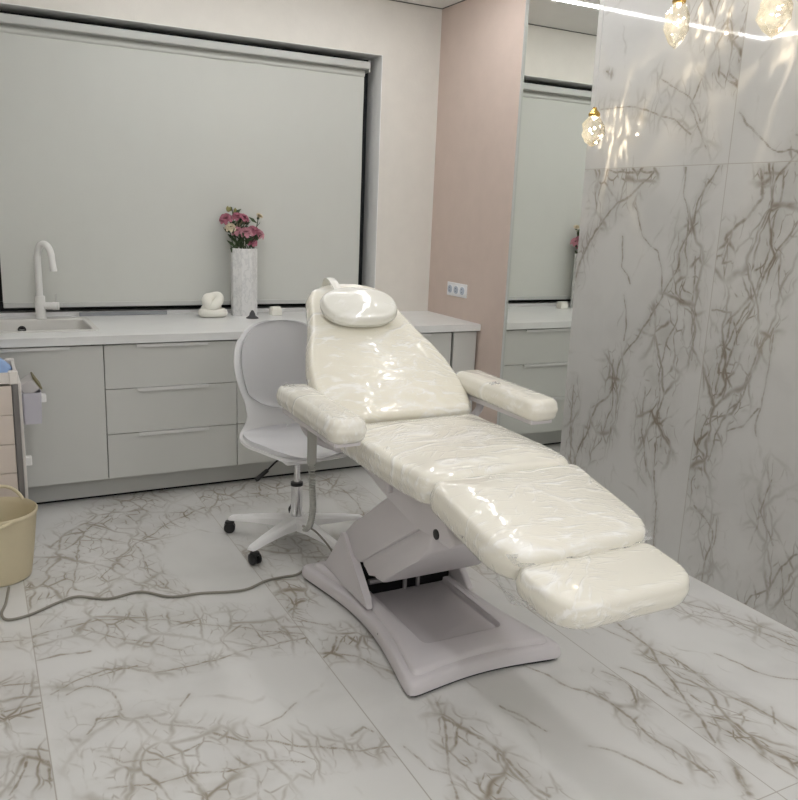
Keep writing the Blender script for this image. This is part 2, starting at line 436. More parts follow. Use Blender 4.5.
def vnoise(p, seed):
    """smooth value noise on an (n,2) array"""
    rs = np.random.RandomState(seed); tab = rs.rand(64, 64)*2-1
    i = np.floor(p).astype(int); f = p-i; f = f*f*(3-2*f)
    g = lambda a, b: tab[(i[:, 0]+a) % 64, (i[:, 1]+b) % 64]
    return (g(0, 0)*(1-f[:, 0])+g(1, 0)*f[:, 0])*(1-f[:, 1])+(g(0, 1)*(1-f[:, 0])+g(1, 1)*f[:, 0])*f[:, 1]
def vein_fields(pts, lines, ok):
    """lines: (polyline in metres, half width, net radius, net strength, region id)"""
    w1 = np.stack([vnoise(pts*3.1, 1), vnoise(pts*3.1, 2)], 1)*.035+np.stack([vnoise(pts*9, 3), vnoise(pts*9, 4)], 1)*.016
    w1 += np.stack([vnoise(pts*24, 5), vnoise(pts*24, 6)], 1)*.005
    q = pts+w1
    dist = np.full(len(pts), 20.0); net = np.zeros(len(pts))
    reg = ok(pts)
    for pl, hw, nr, ns, rid in lines:
        pl = np.array(pl); d = np.full(len(pts), 1e3)
        for a, b in zip(pl, pl[1:]):
            ba = b-a; t = np.clip(((q-a)@ba)/max(1e-9, ba@ba), 0, 1)
            d = np.minimum(d, np.linalg.norm(q-a-t[:, None]*ba, axis=1))
        m = reg == rid if rid is not None else np.ones(len(pts), bool)
        if hw: dist = np.where(m, np.minimum(dist, d/hw), dist)
        if nr: net = np.where(m, np.maximum(net, ns*np.clip(1.35-d/(nr*1.25), 0, 1)), net)
    return dist, net
def grid_surface(name, us, vs, to3d, lines, ok, mat, flip=False):
    UU, VV = np.meshgrid(us, vs); pts = np.stack([UU.ravel(), VV.ravel()], 1)
    dist, net = vein_fields(pts, lines, ok)
    nu, nv = len(us), len(vs)
    idx = np.arange(nu*nv).reshape(nv, nu)
    q = np.stack([idx[:-1, :-1], idx[:-1, 1:], idx[1:, 1:], idx[1:, :-1]], -1).reshape(-1, 4)
    if flip: q = q[:, ::-1]
    me = bpy.data.meshes.new(name); me.from_pydata([to3d(*p) for p in pts], [], q.tolist())
    for nm, arr in (('veindist', dist), ('veinnet', net)):
        at = me.attributes.new(nm, 'FLOAT', 'POINT'); at.data.foreach_set('value', arr.astype(np.float32))
    me.materials.append(mat); o = bpy.data.objects.new(name, me); COL.objects.link(o)
    return o
def axis(lo, hi, flo, fhi, fine, coarse=.25):
    a = list(np.arange(lo, flo, coarse)) if flo > lo else []
    return np.array(sorted(set(np.round(a+list(np.arange(flo, fhi, fine))+list(np.arange(fhi, hi, coarse))+[hi], 4))))

# floor: vein paths as seen on the tiles
FL = [
 # first full column of tiles
 ([(24, 600), (62, 560), (100, 528), (135, 500), (195, 468)], 0, .15, .8),
 ([(100, 575), (140, 545), (170, 520), (240, 495)], .006, .10, .7), ([(140, 545), (152, 575), (178, 592)], .005, .06, .6),
 ([(70, 585), (72, 555), (92, 530), (110, 512)], .006, 0, 0),
 ([(25, 605), (60, 590), (110, 592), (140, 585)], 0, .09, .7),
 ([(28, 640), (100, 618), (200, 618), (310, 632)], .004, .10, .75), ([(30, 663), (60, 655), (90, 652)], .009, 0, 0),
 ([(85, 628), (130, 640), (180, 646)], .005, .06, .6), ([(110, 612), (118, 606), (122, 612)], .005, 0, 0),
 ([(45, 697), (100, 674), (150, 672), (200, 660), (320, 632)], .008, .05, .5), ([(60, 700), (80, 692), (102, 696), (115, 714)], .005, 0, 0),
 ([(90, 682), (120, 672), (130, 668)], .005, .05, .6),
 ([(140, 718), (155, 727), (200, 731), (245, 739), (300, 741), (350, 744), (395, 740)], .008, .06, .6),
 ([(80, 735), (85, 722), (115, 720)], .006, .06, .5), ([(95, 758), (120, 765), (160, 760), (200, 745)], .006, .07, .7),
 ([(115, 790), (170, 782), (200, 772), (250, 765), (305, 760)], .006, .08, .7), ([(175, 775), (210, 790), (260, 790)], 0, .08, .8),
 ([(262, 722), (285, 715), (300, 700)], .005, 0, 0), ([(175, 708), (190, 695)], .004, 0, 0),
 ([(300, 633), (285, 630), (265, 632)], .006, 0, 0),
 # far left column
 ([(0, 690), (40, 684)], .005, .06, .6), ([(0, 712), (42, 704)], .008, .10, .9), ([(10, 757), (24, 752), (20, 770), (2, 795)], .007, .06, .6),
 ([(30, 757), (45, 762), (50, 780)], .010, .06, .9), ([(0, 645), (24, 642)], .004, .04, .4),
 # column under the bed
 ([(195, 503), (245, 492), (330, 485)], 0, .16, .85), ([(330, 480), (350, 500), (375, 520)], .006, .08, .6), ([(215, 500), (300, 492)], .006, 0, 0),
 ([(260, 556), (300, 540), (340, 560)], 0, .14, .6),
 ([(288, 585), (297, 605), (294, 622)], .009, .08, .9), ([(297, 617), (315, 622), (335, 626)], .005, 0, 0),
 ([(326, 662), (340, 650), (362, 655), (400, 677)], .008, .03, .5), ([(345, 648), (355, 635), (368, 642)], .006, .07, .9),
 ([(350, 730), (365, 722), (372, 726)], .005, 0, 0),
 ([(440, 700), (447, 715), (448, 740), (455, 770), (456, 800)], .008, .03, .5), ([(445, 712), (475, 730), (500, 745), (525, 770), (560, 800)], .010, .05, .7),
 ([(462, 730), (480, 760), (495, 790)], 0, .075, 1.0), ([(400, 742), (420, 758), (430, 768), (455, 773)], .007, 0, 0), ([(505, 795), (520, 780)], .006, .05, .7),
 ([(500, 705), (530, 720), (550, 733)], .005, 0, 0), ([(520, 670), (570, 690), (600, 698)], .004, 0, 0),
 # column along the marble wall
 ([(620, 622), (648, 645), (662, 668), (680, 692), (696, 722), (706, 742)], .010, .04, .5), ([(648, 646), (690, 665), (740, 695), (800, 726)], .010, .03, .5),
 ([(655, 655), (690, 672), (720, 700), (760, 735)], 0, .06, .9), ([(720, 715), (745, 738), (775, 752), (800, 762)], .011, .06, 1.0),
 ([(700, 720), (740, 738), (770, 765), (800, 785)], .007, 0, 0), ([(618, 672), (640, 680), (660, 692), (680, 697)], .008, 0, 0),
 ([(600, 675), (625, 685), (638, 705)], .007, .05, .6), ([(596, 696), (640, 722), (655, 740), (690, 765), (705, 780)], .009, .035, .6),
 ([(717, 752), (728, 765), (738, 790), (745, 800)], .014, .02, .6), ([(700, 697), (690, 690)], .006, 0, 0), ([(770, 700), (778, 722)], .006, 0, 0),
 ([(596, 750), (625, 760), (650, 772), (685, 787)], .008, 0, 0), ([(598, 625), (630, 640)], .005, 0, 0),
 ([(660, 600), (690, 612), (740, 625), (800, 648)], .007, .06, .6), ([(670, 592), (720, 612), (798, 640)], .004, .05, .5),
 ([(716, 652), (745, 665), (800, 682)], .004, 0, 0), ([(440, 540), (520, 600)], 0, .12, .6),
]
def floor_region(p): return np.floor((p[:, 0]-.104)/.9)
fl = []
for px, hw, nr, ns in FL:
    w = [tuple(onz(*q)[:2]) for q in px]; mx = sum(a[0] for a in w)/len(w)
    fl.append((w, max(.0045, hw*.68) if hw else 0, nr, ns, math.floor((mx-.104)/.9)))
marb_f = marble_mat('floor_marble', 'xy', (.69, .685, .665), (.315, .268, .205), .14, .55, (1, .55, 1), (.9003, 3.6), (.104, 1.24), 0, spec=.5)
floor = struct(grid_surface('floor', axis(XL, XR+.05, -.02, 2.79, .0055), axis(YF, YB+.26, 1.22, 4.35, .006), lambda u, v: (u, v, 0), fl, floor_region, marb_f))

WL = [
 ([(653, 170), (637, 190), (620, 206), (598, 233), (582, 262), (570, 290)], .012, .05, .6), ([(652, 170), (628, 172), (600, 172)], .006, .06, .8), ([(600, 200), (622, 180)], 0, .06, .9),
 ([(685, 167), (688, 195), (690, 215), (690, 242)], .007, 0, 0), ([(719, 167), (702, 205), (691, 240), (668, 285), (650, 320), (632, 350), (615, 380), (600, 400), (585, 430), (568, 470)], .010, .03, .6),
 ([(690, 240), (686, 280), (680, 300), (668, 340), (660, 375), (656, 410), (659, 447)], .008, .085, .95), ([(698, 260), (694, 300), (692, 355)], .008, .05, .7), ([(688, 300), (678, 335), (670, 370)], 0, .06, .8),
 ([(638, 200), (645, 235), (655, 258), (657, 285), (662, 298)], .007, 0, 0), ([(622, 240), (618, 270), (626, 290)], .003, 0, 0), ([(620, 300), (626, 330), (625, 345)], .005, 0, 0),
 ([(615, 365), (610, 400), (600, 440), (590, 450)], .004, .07, .7), ([(645, 390), (640, 430), (648, 470)], .005, .06, .6), ([(657, 470), (660, 500), (658, 540), (655, 570)], .009, .02, .4),
 ([(574, 480), (585, 520), (600, 500)], 0, .09, .5), ([(575, 380), (570, 420), (566, 460)], .008, .05, .7),
 # second sheet
 ([(778, 165), (772, 200), (766, 240), (752, 285), (735, 320), (722, 352), (716, 395), (706, 430), (697, 472)], .007, .09, .95), ([(757, 166), (755, 190), (740, 218), (722, 240)], .012, .03, .6),
 ([(760, 168), (778, 166)], .012, .05, 1.0), ([(725, 235), (720, 262), (728, 262)], .010, .06, .9), ([(800, 208), (780, 240), (760, 270), (745, 310), (730, 350), (722, 380)], .011, .05, .7), ([(712, 310), (728, 312), (722, 350), (718, 375)], .010, 0, 0),
 ([(772, 330), (760, 350), (745, 380), (742, 400), (725, 430), (712, 465)], .010, .05, .7), ([(773, 335), (770, 370), (762, 410), (757, 440)], .006, 0, 0), ([(740, 400), (735, 420), (708, 430)], .009, .05, .9), ([(697, 470), (705, 472)], .013, .03, 1),
 ([(760, 410), (745, 432), (730, 440)], .007, 0, 0), ([(780, 250), (765, 300)], 0, .08, .7),
 ([(700, 505), (715, 530), (712, 560), (705, 590)], .003, .08, .5), ([(770, 480), (765, 520), (775, 550)], .003, .08, .45), ([(722, 520), (715, 550)], .005, .05, .5),
 ([(800, 560), (785, 575), (772, 595), (755, 602), (740, 630)], .009, .06, .7), ([(785, 575), (790, 610), (800, 620)], .006, .08, .7), ([(660, 560), (700, 590)], 0, .05, .4),
 # above the horizontal joint
 ([(735, 117), (745, 125), (757, 135), (775, 147), (786, 147), (800, 152)], .006, 0, 0), ([(744, 40), (740, 60), (738, 88), (725, 75)], .010, .045, 1.0), ([(712, 70), (722, 82), (738, 88)], .009, .04, .9),
 ([(700, 0), (712, 20), (735, 30), (744, 20)], 0, .10, .8), ([(612, 68), (618, 72)], .010, .02, .6), ([(660, 80), (690, 100), (700, 125)], .003, .05, .4), ([(600, 112), (640, 112), (690, 137)], .003, .06, .35), ([(788, 148), (800, 140)], 0, .05, .7),
 ([(700, 80), (690, 110), (705, 150)], .004, .06, .35),
]
YJ, ZJ = 2.459, 1.787
def wall_region(p): return (p[:, 0] > YJ).astype(int)+2*(p[:, 1] > ZJ).astype(int)
wl = []
for px, hw, nr, ns in WL:
    w = [tuple(onx(*q, XR)[1:]) for q in px]; my = sum(a[0] for a in w)/len(w); mz = sum(a[1] for a in w)/len(w)
    wl.append((w, max(.0045, hw*.55) if hw else 0, nr, ns, int(my > YJ)+2*int(mz > ZJ)))
YM0, YM1 = 3.352, 3.965     # the mirror's edges
marb_w = marble_mat('wall_marble', 'yz', (.55, .545, .525), (.245, .21, .165), .04, -.35, (1, .48, 1), (.9, 1.787), (YJ, 0), 0, spec=.6)
mw = struct(grid_surface('wall_front_right', axis(YF, YM0, 1.72, YM0, .0055), axis(0, ZC, 0, 2.5, .006), lambda u, v: (XR, u, v), wl, wall_region, marb_w, flip=True))
# thickness of the marble cladding (its edge shows beside the mirror)
bm = bmesh.new(); bm.from_mesh(mw.data)
vs = [bm.verts.new((x, YM0, z)) for x, z in ((XR, 0), (XR+.1, 0), (XR+.1, ZC), (XR, ZC))]
bm.faces.new(vs); bm.to_mesh(mw.data); bm.free()
struct(obj('wall_right', B(XR+.022, XR+.12, YF, YB+.26, 0, ZC), M['wall']))
struct(obj('wall_rear_right', B(XR, XR+.022, YM1, YB, 0, ZC), M['pink']))
# rear wall with the window recess
WX0, WX1, WZ0, WZ1 = .045, 2.37, .84, 2.488
bm = bmesh.new()
YW = YB+.26
box(bm, XL, WX0, YB, YW, 0, ZC); box(bm, WX1, XR+.022, YB, YW, 0, ZC)
box(bm, WX0, WX1, YB, YW, WZ1, ZC); box(bm, WX0, WX1, YB, YW, 0, WZ0)
struct(obj('wall_back', bm, M['wall']))
struct(obj('wall_left', B(XL-.1, XL, YF, YB+.26, 0, ZC), M['wall']))
struct(obj('wall_front', B(XL-.1, XR+.12, YF-.1, YF, 0, ZC), M['wall']))
struct(obj('ceiling', B(XL-.1, XR+.12, YF-.1, YB+.26, ZC, ZC+.08), M['ceil']))
struct(obj('trim_1', B(XL, XR, YB-.004, YB, ZC-.005, ZC), M['shadowgap']))
struct(obj('trim_2', B(XR-.004, XR, YM1, YB-.004, ZC-.005, ZC), M['shadowgap']))
# smooth lining boards of the window recess
M['lining'] = plain('recess_lining', (.86, .86, .85), .45, var=.01)
struct(obj('trim_6', B(WX1-.004, WX1+.001, YB+.001, YB+.203, WZ0+.045, WZ1-.0045), M['lining']))
struct(obj('trim_7', B(WX0+.001, WX1+.001, YB+.001, YB+.203, WZ1-.004, WZ1+.001), M['lining']))
# window frame behind the blind, coloured near black to imitate the dark niche
bm = bmesh.new(); y0, y1 = YB+.205, YB+.24
box(bm, WX0, WX0+.07, y0, y1, WZ0, WZ1); box(bm, WX1-.07, WX1, y0, y1, WZ0, WZ1)
box(bm, WX0, WX1, y0, y1, WZ1-.07, WZ1); box(bm, WX0, WX1, y0, y1, WZ0, WZ0+.12)
win = struct(obj('window_1', bm, M['darkframe']))
obj('window_pane', B(WX0, WX1, y1-.012, y1, WZ0, WZ1), M['darkframe'], win)  # opaque sheet, black for the darkness behind the blind

struct(obj('trim_5', B(WX0+.001, WX1-.001, 4.9905, YB+.204, WZ0+.001, .908), M['top']))
# plinth under the cabinets
struct(obj('trim_3', B(-1.2, XR, 4.34, 4.36, .012, .135), M['front']))
struct(obj('plinth_shade_strip', B(-1.2, XR, 4.345, 4.37, 0, .012), M['black']))  # black strip painted in as the shadow gap below the plinth

# ------------------------------------------------------------------ mirror, socket
t = thing('wall_mirror', 'tall frameless wall mirror between pink wall and marble, reflecting the counter', 'mirror', (XR+.014, (YM0+YM1)/2, 0))
obj('mirror_glass', B(XR+.010, XR+.022, YM0, YM1-.004, .02, ZC-.02), M['mirror'], t)
obj('edge_strip', B(XR-.001, XR+.022, YM1-.003, YM1, .02, ZC-.02), M['alu'], t)
t = thing('power_socket', 'white triple power socket on the pink wall beside the counter', 'socket', (XR-.005, 4.505, 1.066))
obj('cover_plate', B(XR-.010, XR, 4.385, 4.622, 1.023, 1.110, bev=.004), M['socket'], t)
for k in range(3):
    y = 4.503+(k-1)*.075
    s = obj('socket_face', LA([(0, 0), (.024, 0), (.026, .006), (.020, .0065), (.0195, .001), (0, .001)], (XR-.0165, y, 1.066), 24, ax=(1, 0, 0)), M['socketin'], t, True, 30)
    obj('socket_rim', LA([(.0195, 0), (.029, 0), (.029, -.003), (.0195, -.003), (.0195, 0)], (XR-.0095, y, 1.066), 24, ax=(1, 0, 0)), M['socket'], t, True, 30)
    bm = bmesh.new()
    for dz in (-.009, .009): lathe(bm, [(0, 0), (.0028, 0), (.0028, -.002), (0, -.002)], (XR-.0160, y, 1.066+dz), 8, ax=(1, 0, 0))
    obj('pin_hole', bm, M['pin'], s)

# ------------------------------------------------------------------ blind
t = thing('roller_blind', 'large pale grey roller blind drawn down over the window', 'blind', (1.2, 4.96, WZ0))
BX0, BX1 = .145, 2.288
bm = bmesh.new(); nx, nz = 60, 40
g = [[bm.verts.new((BX0+(BX1-BX0)*i/nx, 4.972+.004*noise.noise(Vector((i*.16, j*.10, 3)))+.002*noise.noise(Vector((i*.5, j*.15, 9))), .955+(2.41-.955)*j/nz)) for i in range(nx+1)] for j in range(nz+1)]
for j in range(nz):
    for i in range(nx): bm.faces.new((g[j][i], g[j][i+1], g[j+1][i+1], g[j+1][i]))
bk = bmesh.ops.extrude_face_region(bm, geom=bm.faces[:])
bmesh.ops.translate(bm, verts=[v for v in bk['geom'] if isinstance(v, bmesh.types.BMVert)], vec=(0, .003, 0))
obj('blind_fabric', bm, M['blind'], t, True, 40)
obj('head_rail', B(BX0-.02, BX1+.012, 4.918, 4.998, 2.402, 2.446, bev=.006), M['alu'], t)
obj('end_bracket', B(BX1+.012, BX1+.020, 4.925, 5.0, 2.385, 2.452, bev=.002), M['alu'], t)
obj('bottom_bar', B(BX0, BX1, 4.958, 4.982, .938, .966, bev=.004), M['alu'], t)
obj('fabric_roll', T([(BX0, 4.982, 2.379), (BX1, 4.982, 2.379)], .022, 20), M['blind'], t, True, 40)

# ------------------------------------------------------------------ cabinets and worktop
YFR = 4.232    # door faces
def front(name, x0, x1, z0, z1, parent):
    return obj(name, B(x0+.002, x1-.002, YFR, YFR+.02, z0+.002, z1-.002, bev=.0015), M['front'], parent)
def handle(x0, x1, z, parent):
    bm = bmesh.new(); box(bm, x0, x1, YFR-.014, YFR+.004, z-.006, z+.003, bev=.0015); box(bm, x0, x1, YFR-.014, YFR-.011, z-.014, z-.005, bev=.001)
    obj('handle', bm, M['handle'], parent)
ZB, ZT = .132, .835
def cabinet(x0, x1, kind, label):
    t = thing('base_cabinet', label, 'cabinet', ((x0+x1)/2, 4.55, .1325))
    bm = bmesh.new(); box(bm, x0+.001, x1-.001, YFR+.023, 4.86, .1355, .80 if kind == 'sink' else .838)
    if kind == 'sink':
        bm.free(); bm = bmesh.new()
        box(bm, x0+.001, x0+.018, YFR+.023, 4.86, .1355, .838); box(bm, x1-.018, x1-.001, YFR+.023, 4.86, .1355, .838)
        box(bm, x0+.018, x1-.018, 4.845, 4.86, .1355, .838); box(bm, x0+.018, x1-.018, YFR+.023, 4.845, .1355, .150)
    obj('body', bm, M['shadowgap'], t)
    hx = (x0+x1)/2
    if kind == 'drawers':
        for a, b in ((ZB, .3695), (.3695, .6065), (.6065, ZT)):
            d = front('drawer', x0, x1, a, b, t); handle(hx-.182, hx+.182, b-.002, d)
    else:
        d = front('door', x0, x1, ZB, ZT, t)
        if kind in ('door', 'sink'): handle(hx-.182, hx+.182, ZT-.002, d)
    return t
cabinet(-.8, -.12, 'door', 'grey cabinet at the far left end of the counter, beyond the sink')
cabinet(-.12, .56, 'sink', 'grey single-door sink cabinet behind the trolley and wastebasket')
cabinet(.56, 1.24, 'drawers', 'grey three-drawer cabinet in full view between sink cabinet and stool')
cabinet(1.24, 1.92, 'drawers', 'grey three-drawer cabinet half hidden behind the white stool')
cabinet(1.92, 2.588, 'drawers', 'grey three-drawer cabinet behind the reclining bed, seen mostly in the mirror')
t = thing('filler_panel', 'narrow grey end panel closing the counter run against the pink wall', 'panel', (2.69, 4.24, .135))
obj('panel', B(2.602, XR-.012, YFR, YFR+.02, ZB, ZT, bev=.0015), M['front'], t)
obj('filler_side', B(2.59, XR-.001, YFR+.021, 4.86, .1355, .838), M['shadowgap'], t)

# worktop with the sink cut out
SX0, SX1, SY0, SY1 = -.36, .566, 4.385, 4.79
ZW = .884
t = thing('worktop', 'long white worktop over the grey cabinets below the window', 'worktop', (1.2, 4.5, .842))
bm = bmesh.new()
hx0, hx1, hy0, hy1 = SX0+.02, SX1-.02, SY0+.02, SY1+.06
for a in ((-.8, hx0, 4.206, YB), (hx1, XR-.0005, 4.206, YB), (hx0, hx1, 4.206, hy0), (hx0, hx1, hy1, YB)):
    box(bm, *a, .8425, ZW)
box(bm, WX0+.001, WX1-.001, YB, 4.99, .8425, ZW)
bmesh.ops.remove_doubles(bm, verts=bm.verts, dist=.0001)
es = [e for e in bm.edges if all(abs(v.co.y-4.206) < .001 for v in e.verts) and abs(e.verts[0].co.z-e.verts[1].co.z) < .001]
bmesh.ops.bevel(bm, geom=es, offset=.003, segments=2, affect='EDGES')
obj('worktop_slab', bm, M['top'], t)
# sink
def rr(x0, x1, y0, y1, r, n=6): return roundpoly([(x0, y0), (x1, y0), (x1, y1), (x0, y1)], r, n)
def loops(bm, rings):
    R = [[bm.verts.new((x, y, z)) for x, y in pts] for pts, z in rings]
    n = len(R[0])
    for A, Bq in zip(R, R[1:]):
        for k in range(n): bm.faces.new((A[k], A[(k+1) % n], Bq[(k+1) % n], Bq[k]))
    return R
t = thing('sink', 'pale composite inset sink under the white tap', 'sink', (.1, 4.6, ZW))
SB = 4.872
bx0, bx1, by0, by1 = .100, .532, 4.408, 4.822
bm = bmesh.new()
R = loops(bm, [(rr(SX0, SX1, SY0, SB, .02), ZW+.0005), (rr(SX0, SX1, SY0, SB, .02), ZW+.006), (rr(SX0+.006, SX1-.006, SY0+.006, SB-.004, .02), ZW+.009),
               (rr(bx0-.006, bx1+.006, by0-.006, by1+.006, .03), ZW+.008), (rr(bx0, bx1, by0, by1, .03), ZW+.002), (rr(bx0+.012, bx1-.012, by0+.012, by1-.006, .04), ZW-.16), (rr(bx0+.05, bx1-.05, by0+.05, by1-.05, .04), ZW-.175)])
bm.faces.new(R[-1])
obj('basin', bm, M['sink'], t, True, 35, recalc=True)
ov = obj('overflow', LA([(0, 0), (.019, 0), (.021, .004), (.016, .006), (.014, .002), (0, .002)], (.223, by1-.003, .838), 24, ax=(0, -1, 0)), M['rubber'], t, True, 30)
bm = bmesh.new(); box(bm, .211, .235, by1-.0075, by1-.0055, .837, .839); box(bm, .222, .224, by1-.0075, by1-.0055, .827, .838)
obj('overflow_grille', bm, M['alu'], ov)
obj('drain', LA([(0, .001), (.03, .001), (.036, .004), (.036, -.001)], (.315, 4.6, ZW-.175), 24), M['chrome'], t, True, 30)
# tap
FX, FY = .323, 4.848
t = thing('tap', 'tall white gooseneck mixer tap standing behind the sink', 'tap', (FX, FY, ZW+.009))
z0 = ZW+.0085
obj('tap_body', LA([(0, 0), (.030, 0), (.030, .006), (.0265, .010), (.0265, .118), (.024, .124), (0, .124)], (FX, FY, z0), 28), M['faucet'], t, True, 35)
pts = [(FX, FY, z0+.12), (FX, FY, 1.12), (FX, FY, 1.22)]
dx, dy = .62, -.78; R_ = .052
for a in range(15, 181, 15):
    s = R_*(1-math.cos(math.radians(a))); pts.append((FX+dx*s, FY+dy*s, 1.22+.078*math.sin(math.radians(a))))
pts += [(FX+dx*.108, FY+dy*.108, 1.19), (FX+dx*.112, FY+dy*.112, 1.168)]
obj('spout', T(smoothpath(pts, 4), .0175, 16), M['faucet'], t, True, 40)
obj('aerator', LA([(0, 0), (.0185, 0), (.0185, .014), (0, .014)], (FX+dx*.1125, FY+dy*.1125, 1.157), 20), M['faucet'], t, True, 35)
lv = obj('lever_hub', T([(FX+.02, FY-.006, .962), (FX+.060, FY-.018, .962), (FX+.062, FY-.0186, .962), (FX+.092, FY-.028, .962)], .02, 20, rad=[.0195, .0195, .0215, .0215]), M['faucet'], t, True, 35)
obj('lever_pin', T([(FX+.078, FY-.023, .98), (FX+.080, FY-.024, 1.03)], .003, 8), M['chrome'], lv, True, 40)
tag(obj('sill_strip', B(.535, 1.03, 4.970, 4.9825, ZW, ZW+.022, bev=.002), M['strip']), 'slim dark grey strip lying on the sill beneath the blind, right of the tap', 'strip')

# ------------------------------------------------------------------ things on the worktop
VX, VY = 1.474, 4.865
t = thing('vase', 'tall faceted marble vase on the worktop holding pink flowers', 'vase', (VX, VY, ZW))
bm = bmesh.new(); RV = .082
hexo = lambda r: [(VX+r*math.cos(a), VY+r*.72*math.sin(a)) for a in (PI/8+2*PI*k/8 for k in range(8))]
R = loops(bm, [(hexo(RV-.003), ZW+.0003), (hexo(RV), ZW+.004), (hexo(RV), ZW+.402), (hexo(RV-.003), ZW+.405), (hexo(RV-.012), ZW+.405), (hexo(RV-.013), ZW+.12)])
bm.faces.new(R[-1]); bm.faces.new(R[0][::-1])
obj('vase_shell', bm, M['vase'], t)

def petal(bm, c, axis_, ang, open_, L, W, curl):
    e1 = axis_.orthogonal().normalized(); e2 = axis_.cross(e1); rd = math.cos(ang)*e1+math.sin(ang)*e2; tg = axis_.cross(rd)
    rows = []
    for i in range(5):
        s = i/4; a = open_*s+.15
        p = c+rd*(L*math.sin(a)*s)+axis_*(L*math.cos(a)*s)-axis_*(curl*s**3)
        w = W*math.sin(PI*(.12+.80*s))**.8
        rows.append([bm.verts.new(p+tg*(w*k)+rd*(-abs(k)*w*.25)*-1+axis_*(abs(k)*w*.3)+Vector((random.uniform(-1, 1), random.uniform(-1, 1), random.uniform(-1, 1)))*.0012) for k in (-1, -.4, .4, 1)])
    for A, Bq in zip(rows, rows[1:]):
        for k in range(3): bm.faces.new((A[k], A[k+1], Bq[k+1], Bq[k]))
FLW = [ # head x,z offset from vase axis, dy, size, petal material, label
 (-.112, .585, .01, .040, 'petal', 'dark pink bloom at the far left of the vase bouquet'),
 (-.075, .640, .02, .020, 'bud', 'small yellow-green buds topping the bouquet on its left side'),
 (-.045, .600, -.02, .036, 'petal', 'deep pink bloom in the upper left middle of the bouquet'),
 (-.088, .535, -.03, .034, 'petalw', 'cream bloom on the left of the bouquet, low under the dark pink one'),
 (-.052, .515, -.035, .036, 'petal2', 'rose pink bloom low in the left middle of the bouquet'),
 (.000, .595, .02, .038, 'petal', 'deep pink bloom at the top centre of the bouquet'),
 (.005, .510, -.04, .040, 'petal2', 'rose pink bloom low in the centre front of the bouquet'),
 (.048, .455, -.02, .036, 'petal', 'dark pink bloom hanging lowest in the right middle of the bouquet'),
 (.060, .520, -.02, .040, 'petal', 'deep pink bloom at the right middle of the bouquet'),
 (.100, .500, .0, .038, 'petal2', 'rose pink bloom at the far right of the bouquet'),
 (.098, .600, .01, .030, 'petalw', 'cream half-open bud standing tallest on the right of the bouquet'),
 (-.020, .560, .04, .030, 'petalw', 'cream bloom behind the pink ones in the middle of the bouquet'),
]
for i, (dx_, dz_, dy_, sz, pm, lab) in enumerate(FLW):
    c = Vector((VX+dx_, VY+dy_*.6, ZW+dz_)); base = Vector((VX+dx_*.35, VY+dy_*.4, ZW+.16+.005*i))
    neck = Vector((VX+dx_*.58, VY+dy_*.5, ZW+.41))
    t = thing('flower', lab, 'flower', base, group='cut flowers in the marble vase')
    sp = smoothpath([base, neck, c-Vector((dx_*.1, 0, sz*.9)), c], 6)
    obj('stem', T(sp, .0028, 6), M['leaf'], t, True, 60)
    axd = Vector((dx_*3.0+random.uniform(-.2, .2), -.45+random.uniform(-.2, .2), .8)).normalized()
    bm = bmesh.new()
    if pm == 'bud':
        for k in range(7):
            q = c+Vector((random.uniform(-.035, .04), random.uniform(-.02, .02), random.uniform(-.024, .014)))
            obj('bud', LA([(0, -.014), (.008, -.007), (.010, 0), (.006, .010), (0, .017)], q, 8, ax=(random.uniform(-.5, .5), random.uniform(-.4, .2), 1)), M['bud'], t, True, 60)
    else:
        tall = 'tallest' in lab
        for ring, (n, op, sc) in enumerate(((5, .35, .8), (6, .75, 1), (7, 1.25, 1.05))):
            for k in range(n): petal(bm, c-axd*sz*.5, axd, 2*PI*k/n+ring*.5+random.uniform(-.2, .2), op*(.5 if tall else 1), sz*sc*1.0, sz*.5, sz*.25*ring*.5)
        obj('blossom', bm, M[pm], t, True, 80, recalc=False)
        obj('calyx', LA([(0, -.012), (.006, -.008), (.010, .0), (.004, .006)], c-axd*sz*.55, 8, ax=axd), M['leaf'], t, True, 60)
    bm = bmesh.new()
    for k in range(7):
        s = sp[5+k]; a = random.uniform(0, 6.28); d = Vector((math.cos(a), math.sin(a)*.6, .7)).normalized(); sd = d.orthogonal().normalized()
        L_ = random.uniform(.045, .075)
        A = [s, s+d*L_*.5+sd*.014, s+d*L_, s+d*L_*.5-sd*.014]
        bm.faces.new([bm.verts.new(p) for p in A])
    obj('leaves', bm, M['leaf'], t, recalc=False)
# white knotted candle
KX, KY = 1.262, 4.80
def knot_c(dx, dz, dy=0): return (KX+dx, KY+dy, ZW+dz)
t = thing('candle', 'white knotted sculptural candle on the worktop left of the vase', 'candle', (KX, KY, ZW))
bm = bmesh.new()
tube(bm, smoothpath([knot_c(-.060, .028), knot_c(-.02, .028, -.028), knot_c(.035, .028, -.024), knot_c(.062, .028, .0), knot_c(.03, .028, .028), knot_c(-.035, .028, .028)], 6, True), .0265, 14, True)
tube(bm, smoothpath([knot_c(-.042, .05, .01), knot_c(-.008, .066, -.024), knot_c(.032, .096, -.012), knot_c(.036, .122, .012), knot_c(-.002, .118, .018), knot_c(-.036, .112, -.004), knot_c(-.034, .086, -.016), knot_c(.004, .07, .018), knot_c(.034, .052, .024), knot_c(0, .035, .01)], 6, True), .028, 14, True)
obj('wax_knot', bm, M['candle'], t, True, 60)
obj('wick', T([knot_c(.0, .138, .005), knot_c(.001, .150, .005)], .0015, 6), M['candle'], t)
cx_, cy_ = 1.478, 4.715
